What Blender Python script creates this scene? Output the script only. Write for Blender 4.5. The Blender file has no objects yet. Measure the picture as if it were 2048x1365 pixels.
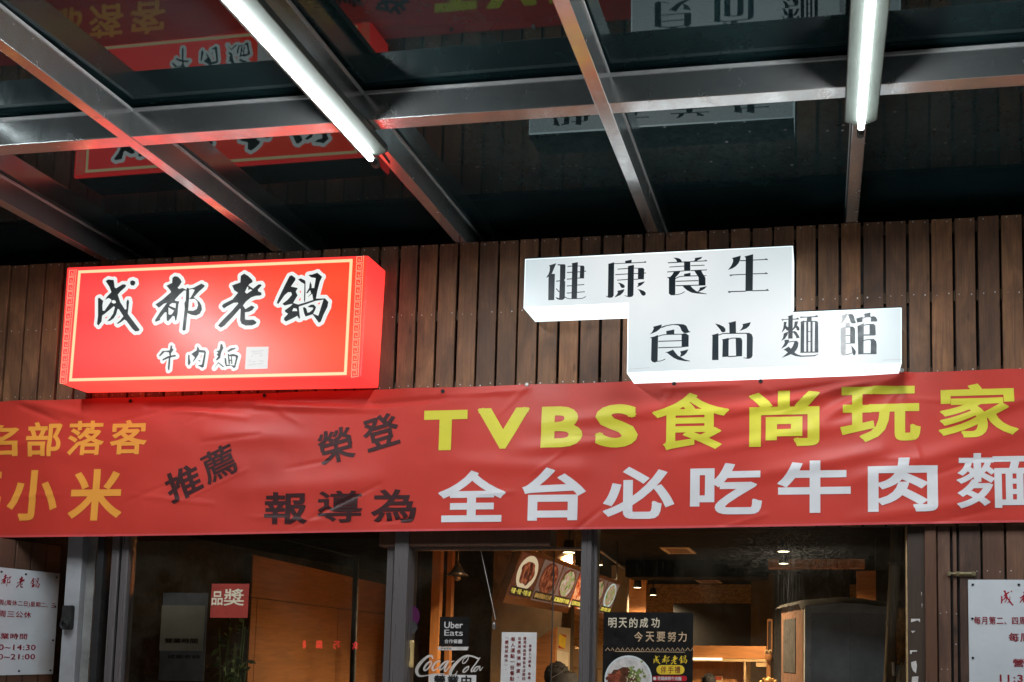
import bpy, bmesh, math, random
from mathutils import Vector, Matrix
from mathutils.geometry import tessellate_polygon
random.seed(7)
S = bpy.context.scene
COL = S.collection

# ------------------------------------------------------------------ camera
F_PX, PPX, PPY = 1800.0, 1402.0, 1159.5          # focal length and optical centre measured on a 2048 px wide frame
CAM = Vector((0.0, -4.6, 1.55))
YAW, PITCH, ROLL = math.radians(-7.49), math.radians(4.64), math.radians(0.64)
_f = Vector((math.sin(YAW)*math.cos(PITCH), math.cos(YAW)*math.cos(PITCH), math.sin(PITCH)))
_r = Vector((math.cos(YAW), -math.sin(YAW), 0)); _u = _r.cross(_f)
R2 = math.cos(ROLL)*_r + math.sin(ROLL)*_u
U2 = -math.sin(ROLL)*_r + math.cos(ROLL)*_u
cd = bpy.data.cameras.new('camera'); cam = bpy.data.objects.new('camera', cd); COL.objects.link(cam)
cd.sensor_width = 36.0; cd.lens = 36.0*F_PX/2048
cd.shift_x = -(PPX-1024)/2048; cd.shift_y = (PPY-682.5)/2048
cd.clip_start = 0.05; cd.clip_end = 400
m3 = Matrix((R2, U2, -_f)).transposed()
cam.matrix_world = Matrix.Translation(CAM) @ m3.to_4x4()
S.camera = cam

# ------------------------------------------------------------------ night sky
w = bpy.data.worlds.new('World'); S.world = w; w.use_nodes = True
nt = w.node_tree; bg = nt.nodes['Background']
sky = nt.nodes.new('ShaderNodeTexSky'); sky.sky_type = 'NISHITA'; sky.sun_disc = False
sky.sun_elevation = math.radians(-4.0); sky.sun_rotation = math.radians(200)
nt.links.new(sky.outputs[0], bg.inputs[0]); bg.inputs[1].default_value = 0.15
S.view_settings.view_transform = 'Standard'; S.view_settings.look = 'None'
S.view_settings.exposure = 0.0; S.view_settings.gamma = 1.0
S.render.engine = 'CYCLES'
S.cycles.max_bounces = 8; S.cycles.transparent_max_bounces = 16; S.cycles.glossy_bounces = 5
S.cycles.caustics_reflective = False; S.cycles.caustics_refractive = False
S.cycles.sample_clamp_indirect = 4.0
S.cycles.use_denoising = True

# levels of light
TUBE_E = 48.0
STRIP_W = 39.0
WHITE_E = 0.98
RED_E = 1.0
LAMP_W = 280.0

# ------------------------------------------------------------------ projection of a viewed point on to a plane of the place
def ray(u, v): return _f + R2*((u-PPX)/F_PX) - U2*((v-PPY)/F_PX)
def P(u, v, Y): d = ray(u, v); return CAM + d*((Y-CAM.y)/d.y)
def PZ(u, v, Z): d = ray(u, v); return CAM + d*((Z-CAM.z)/d.z)
def PX(u, v, X): d = ray(u, v); return CAM + d*((X-CAM.x)/d.x)
def XZ(u, v, Y): p = P(u, v, Y); return (p.x, p.z)

# ------------------------------------------------------------------ materials
MAT = {}
class N:
    """small wrapper to write node trees"""
    def __init__(s, name):
        s.m = bpy.data.materials.new(name); s.m.use_nodes = True; s.t = s.m.node_tree
        s.b = s.t.nodes['Principled BSDF']; s.out = s.t.nodes['Material Output']
        MAT[name] = s.m
    def n(s, kind, **kw):
        x = s.t.nodes.new(kind)
        for k, v in kw.items():
            if isinstance(k, str) and hasattr(x, k): setattr(x, k, v)
        return x
    def l(s, a, b): s.t.links.new(a, b)
    def pos(s, scale=(1, 1, 1)):
        g = s.n('ShaderNodeNewGeometry'); mp = s.n('ShaderNodeMapping'); mp.inputs['Scale'].default_value = scale
        s.l(g.outputs['Position'], mp.inputs['Vector']); return mp.outputs[0]
    def noise(s, vec, scale, detail=4, rough=0.55, dist=0.0):
        x = s.n('ShaderNodeTexNoise'); x.inputs['Scale'].default_value = scale; x.inputs['Detail'].default_value = detail
        x.inputs['Roughness'].default_value = rough; x.inputs['Distortion'].default_value = dist
        s.l(vec, x.inputs['Vector']); return x.outputs['Fac']
    def ramp(s, fac, stops):
        x = s.n('ShaderNodeValToRGB'); cr = x.color_ramp
        while len(cr.elements) < len(stops): cr.elements.new(0.5)
        for e, (p, c) in zip(cr.elements, stops):
            e.position = p; e.color = (c[0], c[1], c[2], 1) if not isinstance(c, (int, float)) else (c, c, c, 1)
        s.l(fac, x.inputs[0]); return x.outputs[0]
    def mix(s, fac, a, b, mode='MIX'):
        x = s.n('ShaderNodeMix'); x.data_type = 'RGBA'; x.blend_type = mode
        for sock, v in ((x.inputs[0], fac), (x.inputs[6], a), (x.inputs[7], b)):
            if isinstance(v, (int, float)): sock.default_value = v
            elif isinstance(v, tuple): sock.default_value = (v[0], v[1], v[2], 1)
            else: s.l(v, sock)
        return x.outputs[2]
    def math(s, op, a, b=0.0):
        x = s.n('ShaderNodeMath'); x.operation = op
        for sock, v in ((x.inputs[0], a), (x.inputs[1], b)):
            if isinstance(v, (int, float)): sock.default_value = v
            else: s.l(v, sock)
        return x.outputs[0]
    def bump(s, h, strength=0.2, dist=0.002):
        x = s.n('ShaderNodeBump'); x.inputs['Strength'].default_value = strength; x.inputs['Distance'].default_value = dist
        s.l(h, x.inputs['Height']); s.l(x.outputs[0], s.b.inputs['Normal'])
    def set(s, **kw):
        names = dict(base='Base Color', rough='Roughness', metal='Metallic', ior='IOR', spec='Specular IOR Level',
                     em='Emission Color', es='Emission Strength', coat='Coat Weight', alpha='Alpha', cr='Coat Roughness')
        for k, v in kw.items():
            sock = s.b.inputs[names[k]]
            if isinstance(v, tuple): sock.default_value = (v[0], v[1], v[2], 1)
            elif isinstance(v, (int, float)): sock.default_value = v
            else: s.l(v, sock)
        return s

def simple(name, base, rough=0.5, metal=0.0, var=0.25, scale=8.0, stretch=(1, 1, 1), bump=0.0, **kw):
    """a colour broken up by wear"""
    m = N(name); p = m.pos(stretch)
    f = m.noise(p, scale, 6, 0.6)
    lo = tuple(c*(1-var) for c in base); hi = tuple(min(1, c*(1+var)) for c in base)
    m.set(base=m.ramp(f, [(0.3, lo), (0.7, hi)]), metal=metal, **kw)
    fr = m.noise(p, scale*3.1, 5)
    m.set(rough=m.ramp(fr, [(0.25, max(0.02, rough*0.75)), (0.75, min(1, rough*1.25))]))
    if bump: m.bump(fr, bump)
    return m

def emit(name, col, strength):
    m = N(name); m.set(base=(0.02, 0.02, 0.02), em=col, es=strength, rough=0.4); return m

# weathered stained boards: each board its own tone and grain
def plank_mat(name, pitch, x0, lo, hi):
    m = N(name); g = m.n('ShaderNodeNewGeometry'); sp = m.n('ShaderNodeSeparateXYZ'); m.l(g.outputs['Position'], sp.inputs[0])
    k = m.math('FLOOR', m.math('DIVIDE', m.math('SUBTRACT', sp.outputs[0], x0), pitch))
    wn = m.n('ShaderNodeTexWhiteNoise'); wn.noise_dimensions = '1D'; m.l(k, wn.inputs['W'])
    cb = m.n('ShaderNodeCombineXYZ')
    m.l(sp.outputs[0], cb.inputs[0]); m.l(m.math('MULTIPLY', wn.outputs['Value'], 37.0), cb.inputs[1])
    m.l(m.math('ADD', sp.outputs[2], m.math('MULTIPLY', wn.outputs['Value'], 9.0)), cb.inputs[2])
    def mapped(sc):
        mp = m.n('ShaderNodeMapping'); mp.inputs['Scale'].default_value = sc; m.l(cb.outputs[0], mp.inputs[0]); return mp.outputs[0]
    grain = m.noise(mapped((55, 3, 2.6)), 1.6, 7, 0.62, 0.6)
    blot = m.noise(mapped((7, 2, 3)), 1.0, 4, 0.6, 0.8)
    fine = m.noise(mapped((240, 3, 9)), 1.0, 3)
    # knots
    vo = m.n('ShaderNodeTexVoronoi'); vo.inputs['Scale'].default_value = 1.0; m.l(mapped((11, 3, 3.6)), vo.inputs['Vector'])
    knot = m.ramp(vo.outputs['Distance'], [(0.05, 0.0), (0.13, 1.0)])
    c = m.ramp(grain, [(0.28, lo), (0.72, hi)])
    c = m.mix(m.ramp(blot, [(0.32, 0.85), (0.72, 0.0)]), c, tuple(x*0.50 for x in lo))
    c = m.mix(0.22, c, fine, 'OVERLAY')
    c = m.mix(1.0, c, m.ramp(wn.outputs['Value'], [(0.0, (0.52, 0.50, 0.52)), (0.5, (0.86, 0.84, 0.82)), (1.0, (1.30, 1.16, 0.98))]), 'MULTIPLY')
    c = m.mix(knot, tuple(x*0.35 for x in lo), c)
    m.set(base=c, rough=m.ramp(grain, [(0.2, 0.55), (0.8, 0.75)])); m.bump(grain, 0.25, 0.002)
    return m
PITCH_W, X0_W = 0.1158, -4.757 - 0.1158*8
plank_mat('stained_boards', PITCH_W, X0_W, (0.155, 0.070, 0.035), (0.38, 0.185, 0.085))
plank_mat('shutter_boards', 0.1158, 0.573, (0.10, 0.050, 0.034), (0.19, 0.102, 0.066))

# smoked glass of the canopy: near black, glossy, dusty
m = N('smoked_glass'); p = m.pos()
vo = m.n('ShaderNodeTexVoronoi'); vo.inputs['Scale'].default_value = 26; m.l(p, vo.inputs['Vector'])
spots = m.ramp(vo.outputs['Distance'], [(0.10, 1.0), (0.24, 0.0)])
patch = m.ramp(m.noise(p, 1.3, 3), [(0.44, 0.0), (0.60, 1.0)])
_g = m.n('ShaderNodeNewGeometry'); _sp = m.n('ShaderNodeSeparateXYZ'); m.l(_g.outputs['Position'], _sp.inputs[0])
_dx = m.math('POWER', m.math('DIVIDE', m.math('SUBTRACT', _sp.outputs[0], -0.45), 1.35), 2.0); _dy = m.math('POWER', m.math('DIVIDE', m.math('SUBTRACT', _sp.outputs[1], -0.55), 0.30), 2.0)
soil = m.math('POWER', 2.718, m.math('MULTIPLY', m.math('ADD', _dx, _dy), -1.0))   # the soiled part of the glass
patch = m.math('MULTIPLY', patch, m.ramp(soil, [(0.25, 0.0), (0.7, 1.0)]))
big = m.math('MULTIPLY', spots, m.math('MULTIPLY', patch, m.ramp(vo.outputs['Color'], [(0.64, 0.0), (0.74, 0.9)])))
dust = m.ramp(m.noise(p, 5, 6, 0.7), [(0.3, (0.008, 0.022, 0.026)), (0.75, (0.020, 0.048, 0.052))])
dust = m.mix(m.math('MULTIPLY', m.math('MULTIPLY', soil, 0.55), m.ramp(m.noise(p, 38, 6, 0.75), [(0.35, 0.25), (0.7, 1.0)])), dust, (0.085, 0.135, 0.14))
m.b.inputs['Specular Tint'].default_value = (0.72, 0.98, 1.0, 1)
m.set(base=m.mix(big, dust, (0.33, 0.36, 0.36)), ior=1.60,
      rough=m.math('ADD', m.ramp(m.noise(p, 9, 4), [(0.3, 0.012), (0.8, 0.035)]), m.math('MULTIPLY', big, 0.4)))
# polished steel with smears and scratches
def steel(name, base, r0, r1, stretch):
    m = N(name); p = m.pos(stretch)
    a = m.noise(p, 2.4, 6, 0.62, 0.4); b = m.noise(m.pos(), 90, 3)
    m.set(metal=1.0, base=m.ramp(a, [(0.25, tuple(x*0.82 for x in base)), (0.7, base)]), rough=m.ramp(a, [(0.25, r1), (0.75, r0)]))
    m.bump(b, 0.05, 0.001)
steel('beam_steel', (0.90, 0.91, 0.91), 0.14, 0.30, (6, 6, 3))
MAT['beam_steel'].node_tree.nodes['Principled BSDF'].inputs['Metallic'].default_value = 0.85
steel('frame_steel', (0.24, 0.22, 0.225), 0.22, 0.40, (30, 30, 1))
MAT['frame_steel'].node_tree.nodes['Principled BSDF'].inputs['Metallic'].default_value = 0.55
simple('lamp_enamel', (0.065, 0.078, 0.069), 0.5, var=0.12, scale=5)
emit('tube_glow', (0.93, 0.98, 1.0), TUBE_E)
simple('trim_white', (0.80, 0.81, 0.81), 0.4, var=0.1)
simple('black_plastic', (0.012, 0.012, 0.013), 0.4)
simple('black_metal', (0.012, 0.012, 0.013), 0.7)
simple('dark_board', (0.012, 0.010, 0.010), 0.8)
simple('batten_wood', (0.10, 0.065, 0.042), 0.8, scale=14)
simple('screw_zinc', (0.50, 0.48, 0.46), 0.5, metal=0.5, var=0.5, scale=30)
simple('brass', (0.55, 0.47, 0.28), 0.35, metal=0.9)

# lit plastic faces of the two box signs: tubes behind make soft bright bands
def lit_face(name, col, hot, strength, centre, spread):
    m = N(name); g = m.n('ShaderNodeNewGeometry'); sp = m.n('ShaderNodeSeparateXYZ'); m.l(g.outputs['Position'], sp.inputs[0])
    fac = None
    for (cx, cz, rx, rz) in centre:
        dx = m.math('POWER', m.math('DIVIDE', m.math('SUBTRACT', sp.outputs[0], cx), rx), 2.0)
        dz = m.math('POWER', m.math('DIVIDE', m.math('SUBTRACT', sp.outputs[2], cz), rz), 2.0)
        e = m.math('POWER', 2.718, m.math('MULTIPLY', m.math('ADD', dx, dz), -1.0))
        fac = e if fac is None else m.math('MAXIMUM', fac, e)
    f2 = m.math('ADD', fac, m.math('MULTIPLY', m.math('SUBTRACT', m.noise(m.pos(), 3, 3), 0.5), 0.35))
    c = m.ramp(f2, [(0.0, col), (1.0, hot)])
    m.set(base=tuple(min(0.3, x*0.3) for x in col), em=c, es=strength, rough=0.35)
    return m
m = lit_face('red_face', (1.10, 0.050, 0.030), (1.20, 0.085, 0.048), RED_E, [(-3.75, 3.18, 0.55, 0.16), (-2.85, 3.18, 0.6, 0.16), (-3.3, 3.5, 0.9, 0.1)], 0)
_g = m.n('ShaderNodeNewGeometry'); _sp = m.n('ShaderNodeSeparateXYZ'); m.l(_g.outputs['Position'], _sp.inputs[0])
_mr = m.n('ShaderNodeMapRange'); _mr.inputs[1].default_value = -4.1; _mr.inputs[2].default_value = -2.6; m.l(_sp.outputs[0], _mr.inputs[0])
_src = m.b.inputs['Emission Color'].links[0].from_socket
m.l(m.mix(1.0, _src, m.ramp(_mr.outputs[0], [(0.0, (0.98, 1.05, 1.9)), (0.45, (1.0, 1.05, 1.25)), (1.0, (1.02, 1.15, 0.75))]), 'MULTIPLY'), m.b.inputs['Emission Color'])
lit_face('red_side', (0.80, 0.030, 0.028), (1.0, 0.070, 0.05), RED_E*1.7, [(-3.6, 3.05, 0.7, 0.3), (-2.4, 3.3, 0.4, 0.2)], 0)
lit_face('white_face', (0.38, 0.50, 0.54), (0.80, 0.81, 0.81), WHITE_E, [(-0.83, 3.45, 0.72, 0.6), (-0.3, 3.12, 0.85, 0.6)], 0)
lit_face('white_side', (0.34, 0.44, 0.47), (0.92, 0.97, 0.98), WHITE_E*2.3, [(-0.83, 3.33, 0.62, 0.4), (-0.3, 2.97, 0.6, 0.4)], 0)
emit('glow_white_film', (0.84, 0.88, 0.86), 1.0)
emit('glow_cream_film', (0.96, 0.76, 0.40), 1.0)
emit('glow_key_film', (0.86, 0.38, 0.24), 0.95)
emit('seal_film', (0.80, 0.78, 0.76), 0.9)
simple('ink_black', (0.008, 0.013, 0.015), 0.45)
simple('ink_navy', (0.010, 0.022, 0.032), 0.45)
m = N('ink_worn'); p = m.pos(); m.set(base=(0.2, 0.2, 0.2), em=m.ramp(m.noise(p, 40, 5), [(0.3, (0.22, 0.24, 0.26)), (0.7, (0.42, 0.43, 0.44))]), es=0.85)
emit('seal_grey', (0.62, 0.61, 0.62), 0.9)

# vinyl banner
def vinyl(name, base, rough=0.46):
    m = N(name); p = m.pos()
    f = m.noise(p, 2.2, 5, 0.6); fine = m.noise(m.pos((500, 500, 500)), 1.0, 2); dirt = m.noise(m.pos((3, 3, 9)), 3.0, 6, 0.7)
    c = m.ramp(f, [(0.3, tuple(x*0.86 for x in base)), (0.7, tuple(min(1, x*1.05) for x in base))])
    c = m.mix(m.ramp(dirt, [(0.60, 0.0), (0.85, 0.35)]), c, tuple(0.3*x+0.05 for x in base))
    m.set(base=c, rough=m.ramp(f, [(0.3, rough*0.85), (0.8, rough*1.2)]), spec=0.36)
    m.bump(fine, 0.06, 0.0006)
vinyl('banner_red', (0.56, 0.044, 0.030))
vinyl('banner_yellow', (0.68, 0.62, 0.05)); vinyl('banner_white', (0.70, 0.70, 0.73))
vinyl('banner_dark', (0.045, 0.012, 0.014)); vinyl('banner_orange', (0.86, 0.36, 0.055))
vinyl('banner_hem', (0.62, 0.085, 0.09))
vinyl('board_white', (0.62, 0.66, 0.70), 0.35)
simple('ink_crimson', (0.30, 0.006, 0.022), 0.5)
simple('paper_white', (0.62, 0.60, 0.60), 0.6, var=0.08, scale=20)
simple('paper_cream', (0.68, 0.60, 0.45), 0.7, var=0.1)
simple('paper_red', (0.30, 0.030, 0.020), 0.6)
simple('ink_maroon', (0.18, 0.010, 0.012), 0.6)
simple('decal_grey', (0.55, 0.52, 0.50), 0.6, var=0.2, scale=25)
simple('poster_black', (0.010, 0.009, 0.009), 0.35)
simple('poster_gold', (0.72, 0.50, 0.03), 0.5); simple('poster_tan', (0.60, 0.42, 0.26), 0.5)
simple('poster_red', (0.45, 0.008, 0.02), 0.5)
simple('pink', (0.085, 0.008, 0.06), 0.5)

def wood(name, base, stretch=(3, 3, 40), scale=1.3, rough=0.5):
    m = N(name); g = m.noise(m.pos(stretch), scale, 7, 0.6, 0.7); h = m.noise(m.pos(), 1.6, 4)
    c = m.ramp(g, [(0.25, tuple(x*0.66 for x in base)), (0.75, tuple(min(1, x*1.18) for x in base))])
    c = m.mix(0.3, c, h, 'OVERLAY')
    m.set(base=c, rough=rough); m.bump(g, 0.08, 0.001)
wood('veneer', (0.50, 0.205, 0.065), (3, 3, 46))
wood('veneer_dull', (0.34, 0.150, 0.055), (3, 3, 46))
wood('pale_wood', (0.60, 0.40, 0.20), (3, 3, 30))
wood('red_wood', (0.12, 0.055, 0.032), (40, 40, 3))
wood('dark_wood', (0.055, 0.036, 0.026), (30, 30, 3))
wood('post_wood', (0.40, 0.17, 0.055), (40, 40, 3))
m = N('strand_board'); p = m.pos((1, 1, 1))
vo = m.n('ShaderNodeTexVoronoi'); vo.inputs['Scale'].default_value = 26; vo.feature = 'F1'
mp = m.n('ShaderNodeMapping'); mp.inputs['Scale'].default_value = (1, 1, 2.4); m.l(p, mp.inputs[0]); m.l(mp.outputs[0], vo.inputs['Vector'])
bw = m.n('ShaderNodeRGBToBW'); m.l(vo.outputs['Color'], bw.inputs[0])
m.set(base=m.ramp(bw.outputs[0], [(0.2, (0.22, 0.115, 0.04)), (0.55, (0.34, 0.19, 0.065)), (0.85, (0.44, 0.26, 0.10))]), rough=0.7)
simple('cream_wall', (0.50, 0.38, 0.24), 0.75, var=0.12, scale=3)
simple('olive_wall', (0.10, 0.068, 0.038), 0.8, var=0.3, scale=4)
simple('black_ceiling', (0.0045, 0.0042, 0.004), 0.9, var=0.4, scale=3, spec=0.05)
simple('cloth_black', (0.010, 0.010, 0.012), 0.9, scale=30, bump=0.2)
simple('hair_black', (0.0035, 0.003, 0.003), 0.85, scale=60, stretch=(1, 1, 6))
simple('skin', (0.50, 0.27, 0.18), 0.5, var=0.08)
simple('fridge_shell', (0.22, 0.115, 0.075), 0.6, var=0.15, scale=6)
simple('fridge_trim', (0.60, 0.60, 0.61), 0.4)
simple('fridge_glass', (0.42, 0.45, 0.50), 0.42, var=0.2)
simple('dull_film', (0.055, 0.052, 0.05), 0.8, var=0.4, scale=14)
simple('grey_sheet', (0.30, 0.31, 0.33), 0.6)
simple('bamboo', (0.20, 0.155, 0.10), 0.6, scale=12, stretch=(8, 8, 1))
simple('amber_bag', (0.40, 0.17, 0.045), 0.22, var=0.5, scale=30, bump=0.4)
simple('grey_paint', (0.26, 0.26, 0.255), 0.7, var=0.3, scale=9)
simple('pale_metal', (0.34, 0.35, 0.37), 0.4, var=0.15, scale=7)
simple('leaf', (0.075, 0.15, 0.055), 0.5, var=0.5, scale=9)
simple('handle_cream', (0.66, 0.47, 0.20), 0.4)
simple('gold', (0.62, 0.36, 0.12), 0.3, metal=0.6)
simple('pavement_grey', (0.42, 0.41, 0.40), 0.6, scale=3)
simple('asphalt', (0.05, 0.05, 0.052), 0.8, scale=6)
simple('floor_tile', (0.22, 0.17, 0.12), 0.35, scale=3)
simple('plate_cream', (0.72, 0.58, 0.36), 0.4, var=0.06)
simple('plate_white', (0.62, 0.66, 0.68), 0.3, var=0.06)
m = N('beef'); m.set(base=m.ramp(m.noise(m.pos(), 45, 5, 0.7), [(0.3, (0.05, 0.012, 0.008)), (0.55, (0.26, 0.05, 0.02)), (0.75, (0.42, 0.14, 0.06))]), rough=0.5)
simple('broth', (0.10, 0.035, 0.018), 0.35, var=0.5, scale=40)
m = N('greens'); m.set(base=m.ramp(m.noise(m.pos(), 60, 6, 0.75), [(0.3, (0.03, 0.05, 0.012)), (0.55, (0.20, 0.26, 0.06)), (0.72, (0.62, 0.60, 0.36))]), rough=0.5)
m = N('lit_picture'); c = m.ramp(m.noise(m.pos(), 12, 4, 0.7), [(0.38, (0.35, 0.02, 0.01)), (0.5, (0.95, 0.22, 0.06)), (0.62, (1.0, 0.85, 0.45))]); m.set(base=(0.02, 0.02, 0.02), em=c, es=0.9)
m = N('lit_salad'); c = m.ramp(m.noise(m.pos(), 15, 4, 0.7), [(0.36, (0.06, 0.12, 0.02)), (0.46, (0.50, 0.60, 0.20)), (0.54, (0.62, 0.25, 0.20)), (0.62, (0.85, 0.78, 0.60))]); m.set(base=(0.02, 0.02, 0.02), em=c, es=0.65)
m = N('lit_panel'); c = m.ramp(m.noise(m.pos(), 9, 4), [(0.3, (0.16, 0.085, 0.06)), (0.7, (0.26, 0.15, 0.11))]); m.set(base=(0.03, 0.02, 0.02), em=c, es=0.8)
m = N('lit_panel_red'); c = m.ramp(m.noise(m.pos(), 9, 4), [(0.3, (0.22, 0.045, 0.02)), (0.7, (0.32, 0.075, 0.03))]); m.set(base=(0.03, 0.02, 0.02), em=c, es=0.4)
emit('lit_plate', (0.86, 0.66, 0.42), 0.85); emit('lit_white', (0.72, 0.86, 0.80), 0.75); emit('lit_beef', (0.20, 0.035, 0.015), 0.55)
m = N('lit_beef_pic'); c = m.ramp(m.noise(m.pos(), 17, 4, 0.7), [(0.40, (0.035, 0.008, 0.005)), (0.50, (0.30, 0.05, 0.018)), (0.60, (0.62, 0.17, 0.07))]); m.set(base=(0.02, 0.01, 0.01), em=c, es=0.6)
emit('lit_yellow', (0.95, 0.75, 0.12), 0.9); emit('lit_amber', (1.0, 0.55, 0.14), 0.5)
emit('lamp_glow', (1.0, 0.86, 0.55), 16.0)
emit('strip_glow', (1.0, 0.80, 0.52), 3.0)
emit('led_red', (1.0, 0.03, 0.04), 9.0)

# window glass: clear with a thin film of grime
def pane(name, grime, smear):
    m = N(name); t = m.t; t.nodes.remove(m.b)
    tr = m.n('ShaderNodeBsdfTransparent'); tr.inputs[0].default_value = (0.90, 0.91, 0.90, 1)
    gl = m.n('ShaderNodeBsdfGlossy'); gl.inputs['Roughness'].default_value = 0.01
    df = m.n('ShaderNodeBsdfDiffuse'); df.inputs[0].default_value = (0.42, 0.36, 0.27, 1)
    fr = m.n('ShaderNodeFresnel'); fr.inputs[0].default_value = 1.42
    mx = m.n('ShaderNodeMixShader'); m.l(fr.outputs[0], mx.inputs[0]); m.l(tr.outputs[0], mx.inputs[1]); m.l(gl.outputs[0], mx.inputs[2])
    a = m.noise(m.pos(), 3.2, 5, 0.6); st = m.noise(m.pos((60, 60, 7)), 1.0, 6, 0.7, 1.2)
    d = m.math('ADD', m.math('MULTIPLY', m.ramp(a, [(0.45, 0.0), (0.8, 1.0)]), grime),
               m.math('MULTIPLY', m.ramp(st, [(0.55, 0.0), (0.72, 1.0)]), smear[0]))
    if len(smear) > 1:   # an old scratched patch high up in the pane
        g = m.n('ShaderNodeNewGeometry'); sp = m.n('ShaderNodeSeparateXYZ'); m.l(g.outputs['Position'], sp.inputs[0])
        dx = m.math('POWER', m.math('DIVIDE', m.math('SUBTRACT', sp.outputs[0], smear[1]), 0.30), 2.0)
        dz = m.math('POWER', m.math('DIVIDE', m.math('SUBTRACT', sp.outputs[2], smear[2]), 0.11), 2.0)
        e = m.math('POWER', 2.718, m.math('MULTIPLY', m.math('ADD', dx, dz), -1.0))
        sc = m.ramp(m.noise(m.pos((20, 20, 44)), 1.0, 8, 0.78, 3.5), [(0.47, 0.03), (0.60, 1.0)])
        dr_ = m.math('POWER', 2.718, m.math('MULTIPLY', m.math('POWER', m.math('DIVIDE', m.math('SUBTRACT', sp.outputs[0], smear[1]), 0.05), 2.0), -1.0))
        run = m.math('MULTIPLY', dr_, m.ramp(m.noise(m.pos((190, 190, 6)), 1.0, 4, 0.6), [(0.52, 0.0), (0.68, 0.35)]))
        d = m.math('ADD', d, run)
        d = m.math('ADD', d, m.math('MULTIPLY', m.math('MULTIPLY', e, sc), smear[3]))
    mx2 = m.n('ShaderNodeMixShader'); m.l(d, mx2.inputs[0]); m.l(mx.outputs[0], mx2.inputs[1]); m.l(df.outputs[0], mx2.inputs[2])
    m.l(mx2.outputs[0], m.out.inputs[0])
pane('pane_clear', 0.05, (0.03,))
pane('pane_worn', 0.05, (0.035, -0.16, 2.13, 0.6))
pane('pane_dark', 0.05, (0.03,))

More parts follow.
